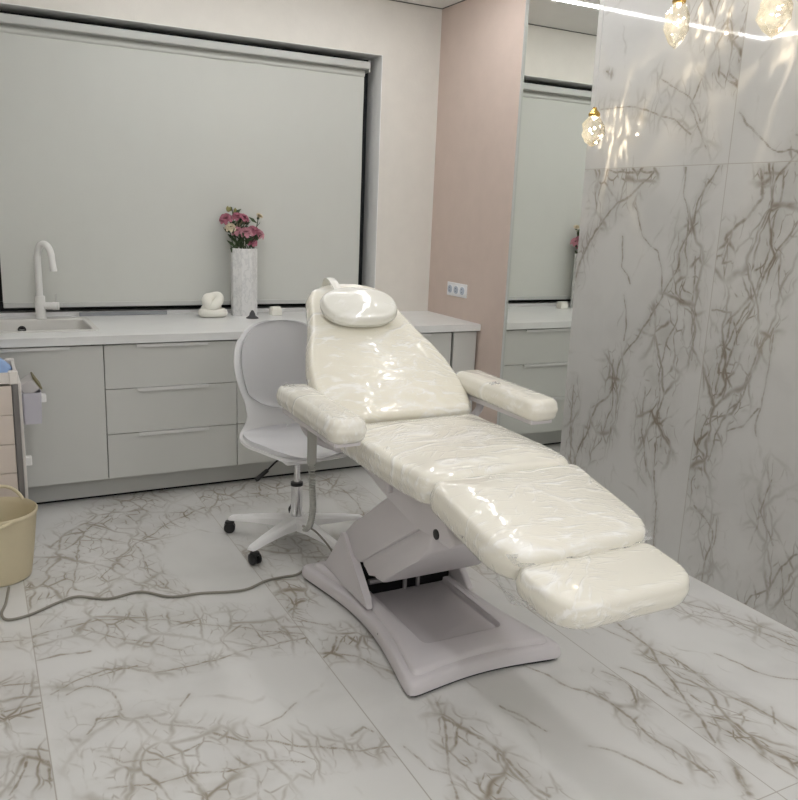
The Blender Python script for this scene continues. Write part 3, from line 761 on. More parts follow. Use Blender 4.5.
tag(obj('incense_cone', LA([(0, .0005), (.038, .0005), (.037, .004), (.020, .016), (.016, .030), (.008, .046), (0, .050)], (cx_, cy_, ZW), 20), M['cone'], None, True, 50, loc=(cx_, cy_, ZW)), 'small dark cone on the worktop at the foot of the marble vase', 'ornament')
t = thing('tealight_box', 'small white ridged candle block on the worktop right of the vase', 'candle', (1.665, 4.84, ZW))
obj('block', B(1.632, 1.700, 4.81, 4.87, ZW, ZW+.042, bev=.006), M['candle'], t)
obj('block_lid', B(1.636, 1.696, 4.814, 4.866, ZW+.0405, ZW+.052, bev=.005), M['candle'], t)

# ------------------------------------------------------------------ treatment bed
CX = 1.475
CC = 1.488   # cushions sit a touch off the base's centre line
bed = thing('treatment_bed', 'cream reclining treatment bed wrapped in clear plastic on a white floor base', 'treatment bed', (CX, 2.54, 0))
def fr(oy, oz, ang, cx=CC):
    ca, sa = math.cos(math.radians(ang)), math.sin(math.radians(ang))
    return lambda u, v, w: Vector((cx+u, oy+v*ca-w*sa, oz+v*sa+w*ca))
W = .312
seat_o = roundpoly([(-W+.02, -.335), (W-.02, -.335), (W, -.12), (W, .345), (-W, .345), (-W, -.12)], [.07, .07, .2, .06, .06, .2])
obj('seat_cushion', cushion(seat_o, .105, .034, .026, fr(2.39, .752, 0), wr=.0028, wscale=(2.5, 8), caps=20), M['cream'], bed, True)
leg_o = roundpoly([(-.275, -.228), (.275, -.228), (.288, .215), (-.288, .215)], [.13, .13, .05, .05])
obj('leg_cushion', cushion(leg_o, .10, .028, .018, fr(1.845, .702, 12), wr=.0028, wscale=(2.5, 7), seed=5, caps=20), M['cream'], bed, True)
foot_o = roundpoly([(-.243, -.125), (.243, -.125), (.243, .11), (-.243, .11)], [.11, .11, .05, .05])
obj('foot_cushion', cushion(foot_o, .085, .024, .008, fr(1.548, .615, 7), wr=.0015, wscale=(3, 8), seed=9), M['cream'], bed, True)
hw = [(0, .300), (.03, .322), (.10, .334), (.20, .334), (.30, .320), (.40, .290), (.50, .252), (.58, .226), (.66, .208), (.72, .192), (.765, .160), (.79, .11), (.805, .05), (.807, .015)]
back_o = [(h, v) for v, h in hw]+[(-h, v) for v, h in hw[::-1]]
BA = 35
FB = fr(2.735, .765, BA)
obj('back_cushion', cushion(back_o, .095, .030, .020, FB, N=180, wr=.0025, wscale=(4, 7), seed=3, caps=22), M['cream2'], bed, True)
pil_o = [(.172*math.copysign(abs(math.cos(a))**.85, math.cos(a)), .108*math.copysign(abs(math.sin(a))**.9, math.sin(a))) for a in (2*PI*k/80 for k in range(80))]
FP = lambda u, v, w: FB(u-.018, v+.575, w+.081)
hp = obj('head_pillow', cushion(pil_o, .062, .022, .012, FP, N=110, wr=.002, seed=12), M['pillow'], bed, True)
stp = smoothpath([FB(-.075, .655, .040), FB(-.075, .72, .040), FB(-.075, .775, .030), FB(-.075, .812, .004), FB(-.075, .818, -.05)], 8)
bm = sheet_ = bmesh.new(); gr = []
for q in stp:
    gr.append([bm.verts.new(q+Vector((k*.018, 0, .004*math.cos(k*1.3)))) for k in (-1, -.5, 0, .5, 1)])
for A, Bq in zip(gr, gr[1:]):
    for k in range(4): bm.faces.new((A[k], A[k+1], Bq[k+1], Bq[k]))
ex = bmesh.ops.extrude_face_region(bm, geom=bm.faces[:]); bmesh.ops.translate(bm, verts=[v for v in ex['geom'] if isinstance(v, bmesh.types.BMVert)], vec=(0, -.002, .004))
obj('strap', bm, M['pillow'], hp, True, 50)
# arms
for sx, yo in ((-1, 0), (1, -.02)):
    ac = CX+.006+sx*.396; y0, y1 = 2.375+yo, 2.955+yo
    arm_o = roundpoly([(-.069, -(y1-y0)/2), (.069, -(y1-y0)/2), (.069, (y1-y0)/2), (-.069, (y1-y0)/2)], [.05, .05, .035, .035])
    a = obj('armrest', cushion(arm_o, .085, .028, .006, fr((y0+y1)/2, .866 if sx < 0 else .884, 1, ac), N=110, wr=.0007, seed=20+sx), M['creamarm'], bed, True)
    zb = .780 if sx < 0 else .798
    obj('arm_plate', B(ac-.05, ac+.05, y0+.03, y1-.03, zb-.018, zb+.004, bev=.006), M['lilac'], a)
    pth = smoothpath([(ac, y1-.12, zb-.014), (ac-sx*.01, y1-.13, zb-.06), (ac-sx*.07, y1-.10, .66), (ac-sx*.16, y1-.14, .625)], 6)
    obj('arm_bracket', T(pth, .016, 10), M['lilac'], a, True, 50)
# frames under the cushions
obj('seat_frame', prism_x(bmesh.new(), [(2.66, .648), (2.655, .615), (2.40, .560), (2.20, .530), (1.985, .535), (1.955, .560), (2.02, .615), (2.06, .648)], 1.245, 1.705, bev=.010), M['lilac'], bed, True, 35)
bm = bmesh.new()
for x in (1.36, 1.59):
    tube(bm, [FB(x-CX, -.06, -.115), FB(x-CX, .62, -.108)], .014, 10)
tube(bm, [FB(-.16, .55, -.112), FB(.16, .55, -.112)], .012, 10)
obj('back_frame', bm, M['steel'], bed, True, 40)
bm = bmesh.new()
for x in (1.36, 1.59):
    tube(bm, [(x, 2.10, .615), (x, 2.0, .608), (x, 1.70, .550), (x, 1.55, .528)], .013, 10)
obj('leg_frame', bm, M['steel'], bed, True, 40)
# lifting arm: upper cover and bulged lower cover
up_ = obj('lift_arm_cover', prism_x(bmesh.new(), [(2.790, .285), (2.70, .36), (2.42, .565), (2.18, .535), (2.640, .215), (2.72, .215)], 1.252, 1.698, bev=.012), M['lilac'], bed, True, 35)
lo_ = obj('lift_arm_shroud', prism_x(bmesh.new(), [(2.655, .232), (2.620, .196), (2.570, .212), (2.515, .198), (2.460, .206), (2.36, .290), (2.20, .405), (2.125, .465), (2.11, .542), (2.19, .532)], 1.262, 1.688, bev=.018, seg=3), M['lilac'], bed, True, 35)
for (y, z) in ((2.062, .557),):
    obj('hole_shade_disc', LA([(0, -.004), (.017, -.004), (.017, .003), (0, .004)], (1.2445, y, z), 16, ax=(-1, 0, 0)), M['rubber'], bed, True, 40)  # black disc stands in for a dark hole in the seat frame
obj('hinge_tab', B(1.226, 1.246, 2.37, 2.41, .590, .634, bev=.006), M['lilac'], bed)
# floor base: waisted plate with a sunk tray
def waist(inset, N=160):
    x0, x1, y0, y1 = -.316+inset, .316-inset, -.503+inset, .503-inset
    P = []
    n = 14
    sagx, sagy = .070, .036
    for i in range(n+1):
        s = i/n; P.append((x0+(x1-x0)*s, y0+sagy*math.sin(PI*s)**1.2))
    for i in range(1, n+1):
        s = i/n; P.append((x1-sagx*math.sin(PI*s)**1.2, y0+(y1-y0)*s))
    for i in range(1, n+1):
        s = i/n; P.append((x1-(x1-x0)*s, y1-sagy*math.sin(PI*s)**1.2))
    for i in range(1, n):
        s = i/n; P.append((x0+sagx*math.sin(PI*s)**1.2, y1-(y1-y0)*s))
    # round the four corners by repeated averaging near them
    Q = resample(P, N)
    for _ in range(3):
        Q = [(Q[i-1]+Q[i]*2+Q[(i+1) % N])/4 for i in range(N)]
    return Q
BY = 2.54; N = 160
tx0, tx1, ty0, ty1 = 1.312, 1.645, 2.215, 2.80
tcx, tcy = (tx0+tx1)/2, (ty0+ty1)/2
tray0 = resample(roundpoly([(tx0, ty0), (tx1, ty0), (tx1, ty1), (tx0, ty1)], .03, 6), N)
tray0 = tray0
def align(ring, ref):
    best = min(range(len(ring)), key=lambda k: sum((ring[(i+k) % N]-ref[i]).length_squared for i in range(0, N, 4)))
    return [ring[(i+best) % N] for i in range(N)]
def wz(ins): return [Vector((CX+p.x, BY+p.y)) for p in waist(ins)]
o0 = wz(0)
tr = align(tray0, o0)
def lerp2(A, Bq, s): return [a.lerp(b, s) for a, b in zip(A, Bq)]
def trs(s): return [Vector((tcx+(p.x-tcx)*s, tcy+(p.y-tcy)*s)) for p in tr]
bm = bmesh.new()
R = loops(bm, [(o0, .013), (wz(-.001), .03), (wz(.003), .050), (wz(.009), .057), (wz(.022), .060), (wz(.036), .060), (wz(.041), .073), (wz(.049), .078),
               (lerp2(wz(.05), tr, .45), .080), (lerp2(wz(.05), tr, .93), .080), (trs(1.0), .078), (trs(.985), .062), (trs(.97), .058), (trs(.5), .058), (trs(.05), .058)])
bm.faces.new(R[-1]); bm.faces.new(R[0][::-1])
base = obj('floor_base', bm, M['lilac'], bed, True, 60)
bm = bmesh.new(); R = loops(bm, [(wz(.010), .0005), (wz(.008), .0135)]); bm.faces.new(R[0][::-1]); bm.faces.new(R[1])
obj('base_foot_pad', bm, M['rubber'], base)
obj('tray_liner', B(tx0+.014, tx1-.014, ty0+.014, 2.71, .0582, .0605, bev=.001), M['lilacdark'], base)
bm = bmesh.new(); R = loops(bm, [(rr(tx1-.004, tx1+.022, 2.30, 2.58, .012), .0803), (rr(tx1, tx1+.018, 2.304, 2.576, .010), .0745)]); bm.faces.new(R[1])
obj('tray_notch', bm, M['lilacdark'], base)
for sx in (-1, 1):
    xa = CX+sx*.238; xb = CX+sx*.208
    poly = [(2.985, .072), (2.90, .125), (2.785, .290), (2.755, .292), (2.735, .272), (2.555, .110), (2.525, .072)]
    if sx > 0: poly = [(2.985, .072), (2.90, .125), (2.80, .26), (2.76, .27), (2.73, .24), (2.57, .125), (2.52, .072)]
    obj('pivot_bracket', prism_x(bmesh.new(), poly, min(xa, xb), max(xa, xb), bev=.008, seg=3), M['lilac'], bed, True, 35)
obj('rear_cover', prism_x(bmesh.new(), [(2.98, .072), (2.90, .125), (2.80, .25), (2.79, .10), (2.79, .072)], CX-.215, CX+.215, bev=.006), M['lilac'], bed, True, 35)
obj('interior_shade_block', B(CX-.20, CX+.20, 2.655, 2.785, .0610, .200, bev=.008), M['black'], bed)  # black block stands in for the shaded interior under the lift arm
bm = bmesh.new()
for x in (1.46, 1.52): tube(bm, [(x, 2.645, .0695), (x, 2.645, .16)], .009, 8)
tube(bm, [(1.30, 2.645, .125), (1.65, 2.645, .125)], .012, 8)
obj('actuator_rod', bm, M['steel'], bed, True, 40)
for p in ((1.2375, 2.40), ):
    obj('base_screw', LA([(0, .003), (.005, .003), (.005, -.004), (0, -.004)], (p[0]-.013, p[1], .042), 10, ax=(-1, .1, 0)), M['steel'], base)
obj('base_screw', LA([(0, .003), (.005, .003), (.005, -.004), (0, -.004)], (1.475, 2.0805, .042), 10, ax=(0, -1, 0)), M['steel'], base)
# loose clear plastic between leg and foot cushions, and hanging scraps
def sheet(fn, nu, nv, amp, sd, thick=.0008):
    bm = bmesh.new()
    g = []
    for j in range(nv+1):
        row = []
        for i in range(nu+1):
            u, v = i/nu, j/nv; p = Vector(fn(u, v)); q = Vector((u*6, v*5, sd))
            p += Vector((noise.noise(q), noise.noise(q+Vector((9, 0, 0))), noise.noise(q*1.7+Vector((0, 9, 0)))))*amp
            row.append(bm.verts.new(p))
        g.append(row)
    for j in range(nv):
        for i in range(nu): bm.faces.new((g[j][i], g[j][i+1], g[j+1][i+1], g[j+1][i]))
    return bm
def bridge(u, v):
    x = CX-.262+.524*u
    A = Vector((x+.013, 1.665, .655)); Bq = Vector((CC+(x-CX)*.90, 1.625, .632))
    p = A.lerp(Bq, v); p.z -= .022*math.sin(PI*v)*(1-.5*abs(2*u-1)); return p
obj('plastic_wrap', sheet(bridge, 60, 10, .008, 2.0), M['film'], bed, True)
def skirt(u, v):   # drooping under the near left corner of the leg cushion and round the foot cushion's left end
    a = u; p = Vector((CX-.285+.03*math.sin(6*u)+.02*u, 1.86-.33*u, .645-.06*u)); p.z -= v*(.035+.035*math.sin(PI*u)); p.x += v*.04; return p
obj('plastic_wrap', sheet(skirt, 60, 10, .006, 7.0), M['film'], bed, True)
def skirt2(u, v):
    x = CC-.18+.38*u; p = Vector((x, 1.432+.008*math.cos(7*u), .555)); p.z -= v*(.022+.012*math.sin(9*u)); p.y += v*.03; return p
obj('plastic_wrap', sheet(skirt2, 40, 6, .006, 11.0), M['film'], bed, True)
def tuft(c, r, sd):
    c = Vector(c)
    return sheet(lambda u, v: c+Vector(((u-.5)*r*2, (v-.5)*r, r*.25*math.sin(PI*u)*math.sin(PI*v))), 10, 8, r*.35, sd)
obj('plastic_wrap', tuft((CX+.392-.055, 2.62, .893), .022, 3.3), M['film'], bed, True)
obj('plastic_wrap', tuft((CX-.392-.03, 2.90, .874), .024, 5.1), M['film'], bed, True)

# hand remote hanging from the left armrest, with coiled lead
rem = thing('hand_remote', 'grey hand remote on a coiled lead hanging under the left armrest', 'remote control', (1.10, 2.765, .60))
obj('remote_body', B(1.083, 1.117, 2.755, 2.777, .592, .757, bev=.006, seg=3), M['greyremote'], rem, True, 40)
pts = []; turns = 34
axis_p = smoothpath([(1.100, 2.766, .595), (1.103, 2.764, .50), (1.106, 2.762, .42), (1.098, 2.768, .35), (1.092, 2.80, .315)], 40)
for i, p in enumerate(axis_p):
    a = 2*PI*turns*i/len(axis_p); pts.append(p+Vector((math.cos(a)*.010, math.sin(a)*.010, 0)))
fine_ = []
for i in range(turns*10+1):
    s = i/(turns*10)*(len(axis_p)-1); k = min(int(s), len(axis_p)-2); p = axis_p[k].lerp(axis_p[k+1], s-k); a = 2*PI*i/10
    fine_.append(p+Vector((math.cos(a)*.0095, math.sin(a)*.0095, 0)))
obj('coiled_lead', T(fine_, .0046, 6), M['greyremote'], rem, True)
obj('lead_tail', T(smoothpath([fine_[-1], (1.12, 2.90, .29), (1.19, 2.95, .24), (1.24, 2.93, .18), (1.262, 2.90, .135)], 8), .004, 8), M['cable'], rem, True)

# power cord across the floor
cp = [(8.8, 588), (6, 603), (1.5, 614), (8, 620), (30, 615), (57.6, 603), (77.7, 596.8), (107.8, 599), (140, 592), (170, 597), (200, 593.5), (229, 592), (248, 589), (266, 581), (284, 577)]
W_ = [onz(*p, .005) for p in cp]+[Vector((1.15, 3.05, .006)), Vector((1.22, 3.07, .02)), Vector((1.30, 3.035, .04))]
for w in W_[:-2]: w.z = .0062
obj('power_cord', T(smoothpath(W_, 10), .0055, 8), M['cable'], bed, True, 60)

# ------------------------------------------------------------------ white shell stool on castors
HX, HY = 1.287, 3.42
ch = thing('swivel_chair', 'white swivel chair with oval back on a five-star base behind the bed', 'chair', (HX, HY, 0))
prof = [(-.235, .462, .13), (-.215, .478, .185), (-.15, .486, .232), (-.05, .478, .252), (.06, .476, .252), (.125, .488, .236), (.165, .525, .205), (.180, .58, .180), (.188, .64, .186), (.196, .70, .206), (.205, .77, .226), (.216, .84, .232), (.230, .91, .218), (.242, .97, .172), (.250, 1.005, .110), (.253, 1.018, .045)]
def prof_at(s):
    k = min(int(s), len(prof)-2); t_ = s-k
    P = [prof[max(k-1, 0)], prof[k], prof[k+1], prof[min(k+2, len(prof)-1)]]
    return [.5*((2*b)+(c-a)*t_+(2*a-5*b+4*c-d)*t_*t_+(3*b-a-3*c+d)*t_**3) for a, b, c, d in zip(*P)]
cxo = HX-.018
def shell_pt(s, u, off=0, scale=1.0):
    y, z, w = prof_at(s); y2, z2, _ = prof_at(min(s+.05, len(prof)-1.001)); y1, z1, _ = prof_at(max(s-.05, 0))
    tv = Vector((0, y2-y1, z2-z1)).normalized(); nv = Vector((0, -tv.z, tv.y))   # to the sitter
    bk_ = min(1, max(0, (s-4.5)/3))
    lift = (.020*(1-bk_)+.050*bk_)*u*u*(w/.22)
    return Vector((cxo+.018*(1-bk_)+u*w*scale, HY+y, z))+nv*(lift+off)
def shell(s0, s1, ns, off0, off1, scale=1.0, edge=.01, taper=False):
    bm = bmesh.new(); nu = 28
    def layer(off):
        L_ = []
        for i in range(ns+1):
            s = s0+(s1-s0)*i/ns; sc = scale
            if taper:
                q = min(i/ns, 1-i/ns)*2; sc = scale*min(1, math.sqrt(1-(1-min(1, q*2.2))**2)+.02)
            L_.append([bm.verts.new(shell_pt(s, -1+2*k/nu, off, sc)) for k in range(nu+1)])
        return L_
    A = layer(off0); Bq = layer(off1)
    for i in range(ns):
        for k in range(nu):
            bm.faces.new((A[i][k], A[i][k+1], A[i+1][k+1], A[i+1][k])); bm.faces.new((Bq[i][k], Bq[i+1][k], Bq[i+1][k+1], Bq[i][k+1]))
    ringA = A[0]+[r[-1] for r in A[1:]]+A[-1][-2::-1]+[r[0] for r in A[-2:0:-1]]
    ringB = Bq[0]+[r[-1] for r in Bq[1:]]+Bq[-1][-2::-1]+[r[0] for r in Bq[-2:0:-1]]
    n = len(ringA)
    for k in range(n): bm.faces.new((ringA[k], ringA[(k+1) % n], ringB[(k+1) % n], ringB[k]))
    bmesh.ops.bevel(bm, geom=[e for e in bm.edges if e.calc_face_angle(0) > 1.0], offset=edge*.45, segments=2, affect='EDGES')
    return bm
obj('shell', shell(0, len(prof)-1.001, 90, -.008, .006), M['chair'], ch, True, 50)
obj('back_pad', shell(7.6, len(prof)-1.30, 60, .0055, .020, .865, taper=True), M['chairpad'], ch, True, 50)
obj('seat_pad', shell(.25, 5.6, 60, .0055, .024, .94, taper=True), M['chairseat'], ch, True, 50)
obj('seat_plate', B(HX-.09, HX+.09, HY-.10, HY+.10, .405, .474, bev=.012), M['chair'], ch)
gl_ = obj('gas_column', LA([(0, .085), (.027, .085), (.027, .275), (.022, .28), (.015, .285), (.015, .41), (0, .41)], (HX, HY, 0), 24), M['chrome'], ch, True, 35)
obj('column_collar', LA([(.0145, .275), (.029, .275), (.029, .29), (.0145, .292)], (HX, HY, 0), 24), M['rubber'], gl_, True, 35)
obj('column_collar', LA([(.0145, .385), (.021, .385), (.021, .403), (.0145, .4035)], (HX, HY, 0), 24), M['rubber'], gl_, True, 35)
lv = obj('height_lever', T(smoothpath([(HX-.05, HY-.02, .42), (HX-.10, HY-.03, .418), (HX-.135, HY-.035, .395), (HX-.16, HY-.04, .375)], 6), .0045, 8), M['rubber'], ch, True, 50)
obj('lever_grip', T(smoothpath([(HX-.155, HY-.04, .379), (HX-.18, HY-.042, .362), (HX-.215, HY-.046, .338)], 4), .010, 10, rad=[.007, .010, .010, .0105, .0105, .010, .0105, .011, .009]), M['rubber'], lv, True, 50)
hub = obj('star_hub', LA([(0, .062), (.045, .062), (.052, .075), (.050, .110), (.036, .125), (0, .125)], (HX, HY, 0), 28), M['chair'], ch, True, 40)
for k in range(5):
    a = math.radians(141+72*k); d = Vector((math.cos(a), math.sin(a), 0)); n_ = Vector((-d.y, d.x, 0)); c0 = Vector((HX, HY, 0))
    bm = bmesh.new(); secs = []
    for s, w, zt, zb in ((.03, .036, .122, .066), (.12, .031, .116, .074), (.24, .025, .100, .072), (.326, .021, .085, .066), (.338, .016, .078, .066)):
        p = c0+d*s; secs.append([bm.verts.new(p+n_*x+Vector((0, 0, z))) for x, z in ((-w, zb), (w, zb), (w, zt-.012), (w*.6, zt), (-w*.6, zt), (-w, zt-.012))])
    for A, Bq in zip(secs, secs[1:]):
        for i in range(6): bm.faces.new((A[i], A[(i+1) % 6], Bq[(i+1) % 6], Bq[i]))
    bm.faces.new(secs[0][::-1]); bm.faces.new(secs[-1])
    lg = obj('star_leg', bm, M['chair'], ch, True, 40)
    sw = math.radians((20, 75, -40, 10, 50)[k]); wd = Vector((math.cos(a+sw), math.sin(a+sw), 0)); wn = Vector((-wd.y, wd.x, 0))
    pc = c0+d*.320+wd*.016
    bm = bmesh.new()
    for s in (-1, 1): lathe(bm, [(0, -.010), (.021, -.010), (.0265, -.006), (.0275, 0), (.0265, .006), (.021, .010), (0, .010)], pc+wn*s*.013+Vector((0, 0, .0278)), 22, ax=wn)
    cst = obj('castor_wheel', bm, M['rubber'], lg, True, 40)
    bm = bmesh.new(); lathe(bm, [(0, -.003), (.018, -.003), (.024, .004), (.020, .012), (0, .014)], pc+Vector((0, 0, .046)), 18)
    tube(bm, [c0+d*.320+Vector((0, 0, .05)), c0+d*.320+Vector((0, 0, .072))], .007, 8)
    obj('castor_hood', bm, M['rubber'], lg, True, 40)

# ------------------------------------------------------------------ wastebasket and trolley
BXc, BYc = .022, 3.515
t = thing('wastebasket', 'beige ribbed plastic wastebasket with loop handles on the floor by the trolley', 'basket', (BXc, BYc, 0))
bm = bmesh.new(); n = 120; rings = []
def bring(r, z, rib=1.0): return [bm.verts.new((BXc+(r+rib*.0016*math.cos(k*PI))*math.cos(2*PI*k/n), BYc+(r+rib*.0016*math.cos(k*PI))*math.sin(2*PI*k/n), z)) for k in range(n)]
for r, z, rb in ((.110, .001, 0), (.118, .006, 0), (.120, .012, .3), (.136, .14, 1), (.150, .268, 1), (.152, .274, 0), (.156, .278, 0), (.157, .290, 0), (.153, .294, 0), (.149, .290, 0), (.146, .268, 0), (.118, .016, 0)):
    rings.append(bring(r, z, rb))
for A, Bq in zip(rings, rings[1:]):
    for k in range(n): bm.faces.new((A[k], A[(k+1) % n], Bq[(k+1) % n], Bq[k]))
bm.faces.new(rings[0][::-1]); bm.faces.new(rings[-1])
obj('basket_shell', bm, M['bin'], t, True, 60)
for a0, hgt in ((math.radians(78), .085), (math.radians(258), -.03)):
    pts = []
    for k in range(13):
        s = k/12; a = a0+(s-.5)*1.15; r = .152+(.01 if hgt < 0 else .006)*math.sin(PI*s)
        pts.append((BXc+r*math.cos(a), BYc+r*math.sin(a), .286+hgt*.62*math.sin(PI*s)**.8))
    obj('loop_handle', T(smoothpath(pts, 3), .0075, 10), M['bin'], t, True, 60)

cart = thing('trolley', 'narrow beige drawer trolley with grey posts at the left edge', 'trolley', (-.11, 3.98, 0))
cx0, cx1, cyf, cyb = -.36, .146, 3.81, 4.14
for x in (cx0+.012, cx1-.012):
    for y in (cyf+.012, cyb-.012):
        pz = obj('post', B(x-.012, x+.012, y-.012, y+.012, .055, .760, bev=.004), M['cartpost'], cart)
        bm = bmesh.new(); lathe(bm, [(0, -.009), (.022, -.009), (.0265, 0), (.022, .009), (0, .009)], (x, y, .0268), 18, ax=(1, 0, 0)); lathe(bm, [(0, .05), (.012, .05), (.012, .06), (0, .06)], (x, y, 0), 12)
        obj('castor', bm, M['rubber'], pz, True, 40)
bm = bmesh.new(); box(bm, cx0, cx1, cyf, cyb, .752, .762)
for a in ((cx0, cx1, cyf, cyf+.012), (cx0, cx1, cyb-.012, cyb), (cx0, cx0+.012, cyf, cyb), (cx1-.012, cx1, cyf, cyb)): box(bm, *a, .762, .800)
obj('top_tray', bm, M['cartrim'], cart)
for x in (cx0+.016, cx1-.016):
    for y in (cyf+.016, cyb-.016): obj('tray_corner', B(x-.019, x+.019, y-.019, y+.019, .748, .806, bev=.006), M['cartrim'], cart)
for k in range(5):
    z1 = .742-k*.132; d = obj('drawer', B(cx0+.026, cx1-.026, cyf+.004, cyb-.02, z1-.130, z1, bev=.003), M['cartdrawer'], cart)
    obj('drawer_pull', B(-.16, -.06, cyf-.010, cyf+.006, z1-.04, z1-.028, bev=.003), M['cartrim'], d)
obj('base_plate', B(cx0+.01, cx1-.01, cyf+.01, cyb-.01, .066, .080), M['cartpost'], cart)
sp = obj('side_panel', B(cx1+.0005, cx1+.014, cyf+.03, cyb-.03, .10, .745, bev=.003), M['cartrim'], cart)
obj('side_hook', B(cx1+.0135, cx1+.042, cyf+.10, cyf+.135, .345, .385, bev=.004), M['white'], sp)
# box hung on the trolley side
hb = thing('hanging_box', 'small pale lilac plastic box hooked on the side of the trolley', 'box', (.20, 3.97, .54))
hx0, hx1, hy0, hy1 = cx1+.0145, .242, 3.87, 4.08
bm = bmesh.new(); R = loops(bm, [(rr(hx0+.004, hx1-.004, hy0+.006, hy1-.006, .012), .548), (rr(hx0, hx1, hy0, hy1, .012), .692), (rr(hx0+.004, hx1-.004, hy0+.004, hy1-.004, .010), .692), (rr(hx0+.008, hx1-.008, hy0+.010, hy1-.010, .010), .554)])
bm.faces.new(R[0][::-1]); bm.faces.new(R[-1]); obj('box_shell', bm, M['cartbin'], hb, True, 40)
obj('box_clip', B(hx1-.002, hx1+.020, 3.895, 3.93, .640, .675, bev=.004), M['white'], hb)
pk = thing('packet', 'pale grey packet with an olive edge leaning in the box on the trolley', 'packet', (.195, 3.96, .70))
Rm = Matrix.Translation((.206, 3.965, .712)) @ Matrix.Rotation(math.radians(-32), 4, 'Y')
bm = B(-.046, .024, -.07, .07, -.026, .032, bev=.006); bm.transform(Rm); obj('packet_body', bm, M['packet'], pk)
bm = B(.0242, .032, -.07, .07, -.030, .034, bev=.002); bm.transform(Rm); obj('packet_edge', bm, M['olive'], pk)
# blue cloth heap on the tray
bx, by, bz = .008, 3.975, .7622
bm = bmesh.new(); n1, n2 = 36, 18; rows = []
for j in range(n2+1):
    f = j/n2; rows.append([])
    for k in range(n1):
        a = 2*PI*k/n1; rr_ = (.125*(1-f**1.25)+.001)*(1+.22*noise.noise(Vector((math.cos(a)*2.2, math.sin(a)*2.2, f*4))))
        rows[-1].append(bm.verts.new((bx+rr_*.95*math.cos(a), by+rr_*.95*math.sin(a), bz+.001+.175*f**.8+(.012*noise.noise(Vector((math.cos(a)*3, math.sin(a)*3, f*6))) if j else 0))))
for A, Bq in zip(rows, rows[1:]):
    for k in range(n1): bm.faces.new((A[k], A[(k+1) % n1], Bq[(k+1) % n1], Bq[k]))
bm.faces.new(rows[0][::-1]); bm.faces.new(rows[-1])
tag(obj('folded_cloth', bm, M['blue'], None, True, 60, loc=(bx, by, bz)), 'light blue cloth heaped on the top tray of the trolley', 'cloth')

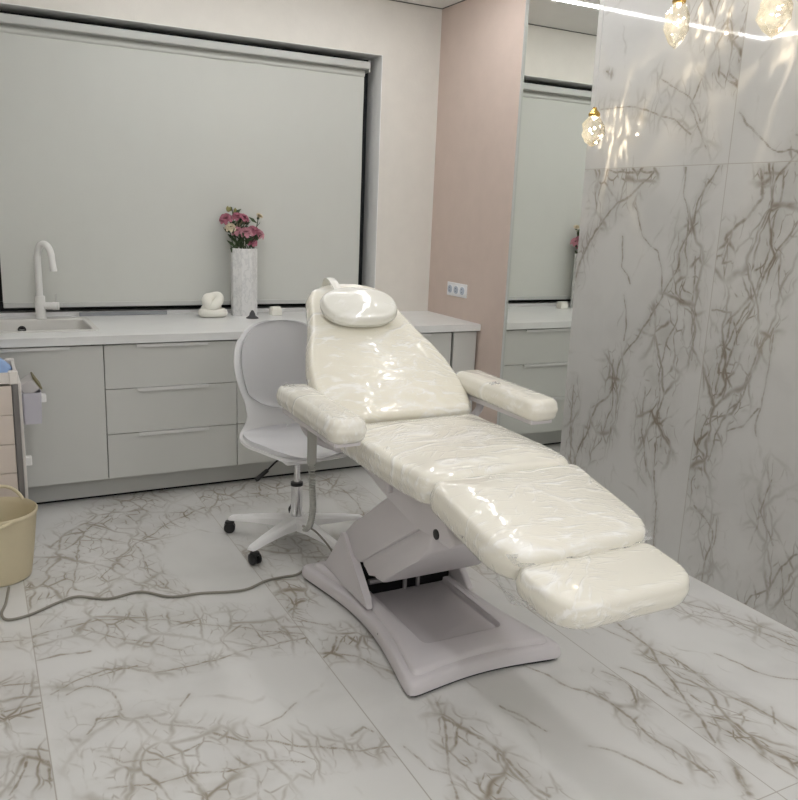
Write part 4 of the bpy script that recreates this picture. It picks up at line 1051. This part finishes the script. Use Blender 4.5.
# ------------------------------------------------------------------ crystal pendants
PEND = [(2.64, 3.152, 1.875, .056, .142, 'crystal pendant lamp hanging lowest, in front of the mirror edge', 1.0),
        (2.635, 2.684, 2.240, .053, .178, 'slim crystal pendant lamp hanging in the middle of the row of three', .8),
        (2.600, 2.180, 2.200, .062, .160, 'crystal pendant lamp at the top right corner, nearest of three', 1.0)]
def pendant(px, py, pz, r, h, label, pw, seed):
    rs = random.Random(seed)
    t = thing('pendant_lamp', label, 'pendant lamp', (px, py, pz+h+.03), group='crystal pendants by the marble wall')
    bm = bmesh.new(); rings = []; n = 7
    for f, rr_, tw in ((.0, .0, 0), (.16, .58, 0), (.42, .98, .45), (.70, .92, 0), (.88, .62, .45), (1.0, .36, 0)):
        if rr_ == 0: rings.append([bm.verts.new((px+.006, py+.003, pz))]); continue
        rings.append([bm.verts.new((px+r*rr_*(1+rs.uniform(-.10, .10))*math.cos(2*PI*(k+tw)/n), py+r*rr_*(1+rs.uniform(-.1, .1))*math.sin(2*PI*(k+tw)/n), pz+h*(f+rs.uniform(-.03, .03) if f < 1 else f))) for k in range(n)])
    for A, Bq in zip(rings, rings[1:]):
        for k in range(n):
            if len(A) == 1: bm.faces.new((A[0], Bq[(k+1) % n], Bq[k]))
            else:
                bm.faces.new((A[k], A[(k+1) % n], Bq[k])); bm.faces.new((A[(k+1) % n], Bq[(k+1) % n], Bq[k]))
    bm.faces.new(rings[-1]); obj('crystal', bm, M['crystal'], t)
    obj('brass_cap', LA([(0, h-.004), (.026, h-.004), (.028, h+.006), (.022, h+.016), (.012, h+.024), (.008, h+.036), (0, h+.036)], (px, py, pz), 20), M['brass'], t, True, 35)
    obj('bulb', LA([(0, h-.022), (.007, h-.018), (.010, h-.006), (0, h-.0045)], (px, py, pz), 12), M['glow'], t, True, 60)
    obj('wire', T([(px, py, pz+h+.035), (px, py, ZC-.012)], .0018, 6), M['wire'], t)
    obj('ceiling_rose', LA([(0, -.02), (.03, -.018), (.03, 0), (0, 0)], (px, py, ZC), 20), M['brass'], t, True, 35)
    ld = bpy.data.lights.new('lamp', 'POINT'); ld.energy = .62*pw; ld.color = (1, .85, .66); ld.shadow_soft_size = .005
    ld.use_nodes = True; nt = ld.node_tree; em = nt.nodes['Emission']
    tc = nd(nt, 'ShaderNodeTexCoord'); mp = nd(nt, 'ShaderNodeMapping'); nt.links.new(tc.outputs['Normal'], mp.inputs[0])
    mp.inputs['Scale'].default_value = (1, 2.6, 1.0); mp.inputs['Location'].default_value = (seed*1.7, seed, 0)
    nz_ = noise_n(nt, mp.outputs[0], 2.3, 1)
    nt.links.new(mathn(nt, 'ADD', mathn(nt, 'MULTIPLY', ss(nt, nz_, .47, .82), 8), .5), em.inputs['Strength'])
    lo = bpy.data.objects.new('lamp', ld); COL.objects.link(lo); lo.location = (0, 0, -.03-h*.45); lo.parent = t
for i, p in enumerate(PEND): pendant(*p, seed=i+2)

# ------------------------------------------------------------------ ceiling light line and added fill lines
t = thing('ceiling_light', 'white light line set in the ceiling, its run mirrored in the polished marble', 'ceiling light', (1.45, 2.6, ZC))
LX0, LX1, LY0, LY1, LW = .56, 2.40, -.3, 4.25, .018
bm = bmesh.new()
for a in ((LX0-LW, LX1+LW, LY1-LW, LY1+LW), (LX0-LW, LX1+LW, LY0-LW, LY0+LW), (LX0-LW, LX0+LW, LY0+LW, LY1-LW), (LX1-LW, LX1+LW, LY0+LW, LY1-LW)): box(bm, *a, ZC-.006, ZC-.0005)
obj('diffuser', bm, M['led'], t)
for k, (y, w_) in enumerate(((-1.5, 'nearer'), (-2.6, 'farther'))):
    t = thing('ceiling_light', 'added unseen fill light line on the ceiling at the %s end behind the viewer' % ('near' if k == 0 else 'far'), 'ceiling light', (.6, y, ZC))
    obj('diffuser', B(-1.0, 2.3, y-.03, y+.03, ZC-.006, ZC-.0005), M['ledfill'], t)  # unseen lines added to brighten surfaces that face the viewer

# ------------------------------------------------------------------ world and view
w = bpy.data.worlds.new('world'); SC.world = w; w.use_nodes = True
w.node_tree.nodes['Background'].inputs[0].default_value = (.05, .05, .055, 1); w.node_tree.nodes['Background'].inputs[1].default_value = .3
SC.view_settings.view_transform = 'Standard'; SC.view_settings.look = 'None'; SC.view_settings.exposure = 0.42; SC.view_settings.gamma = 1
SC.view_settings.use_curve_mapping = False
SC.cycles.max_bounces = 10; SC.cycles.transparent_max_bounces = 16; SC.cycles.sample_clamp_indirect = 6; SC.cycles.caustics_refractive = False
SC.cycles.use_denoising = True
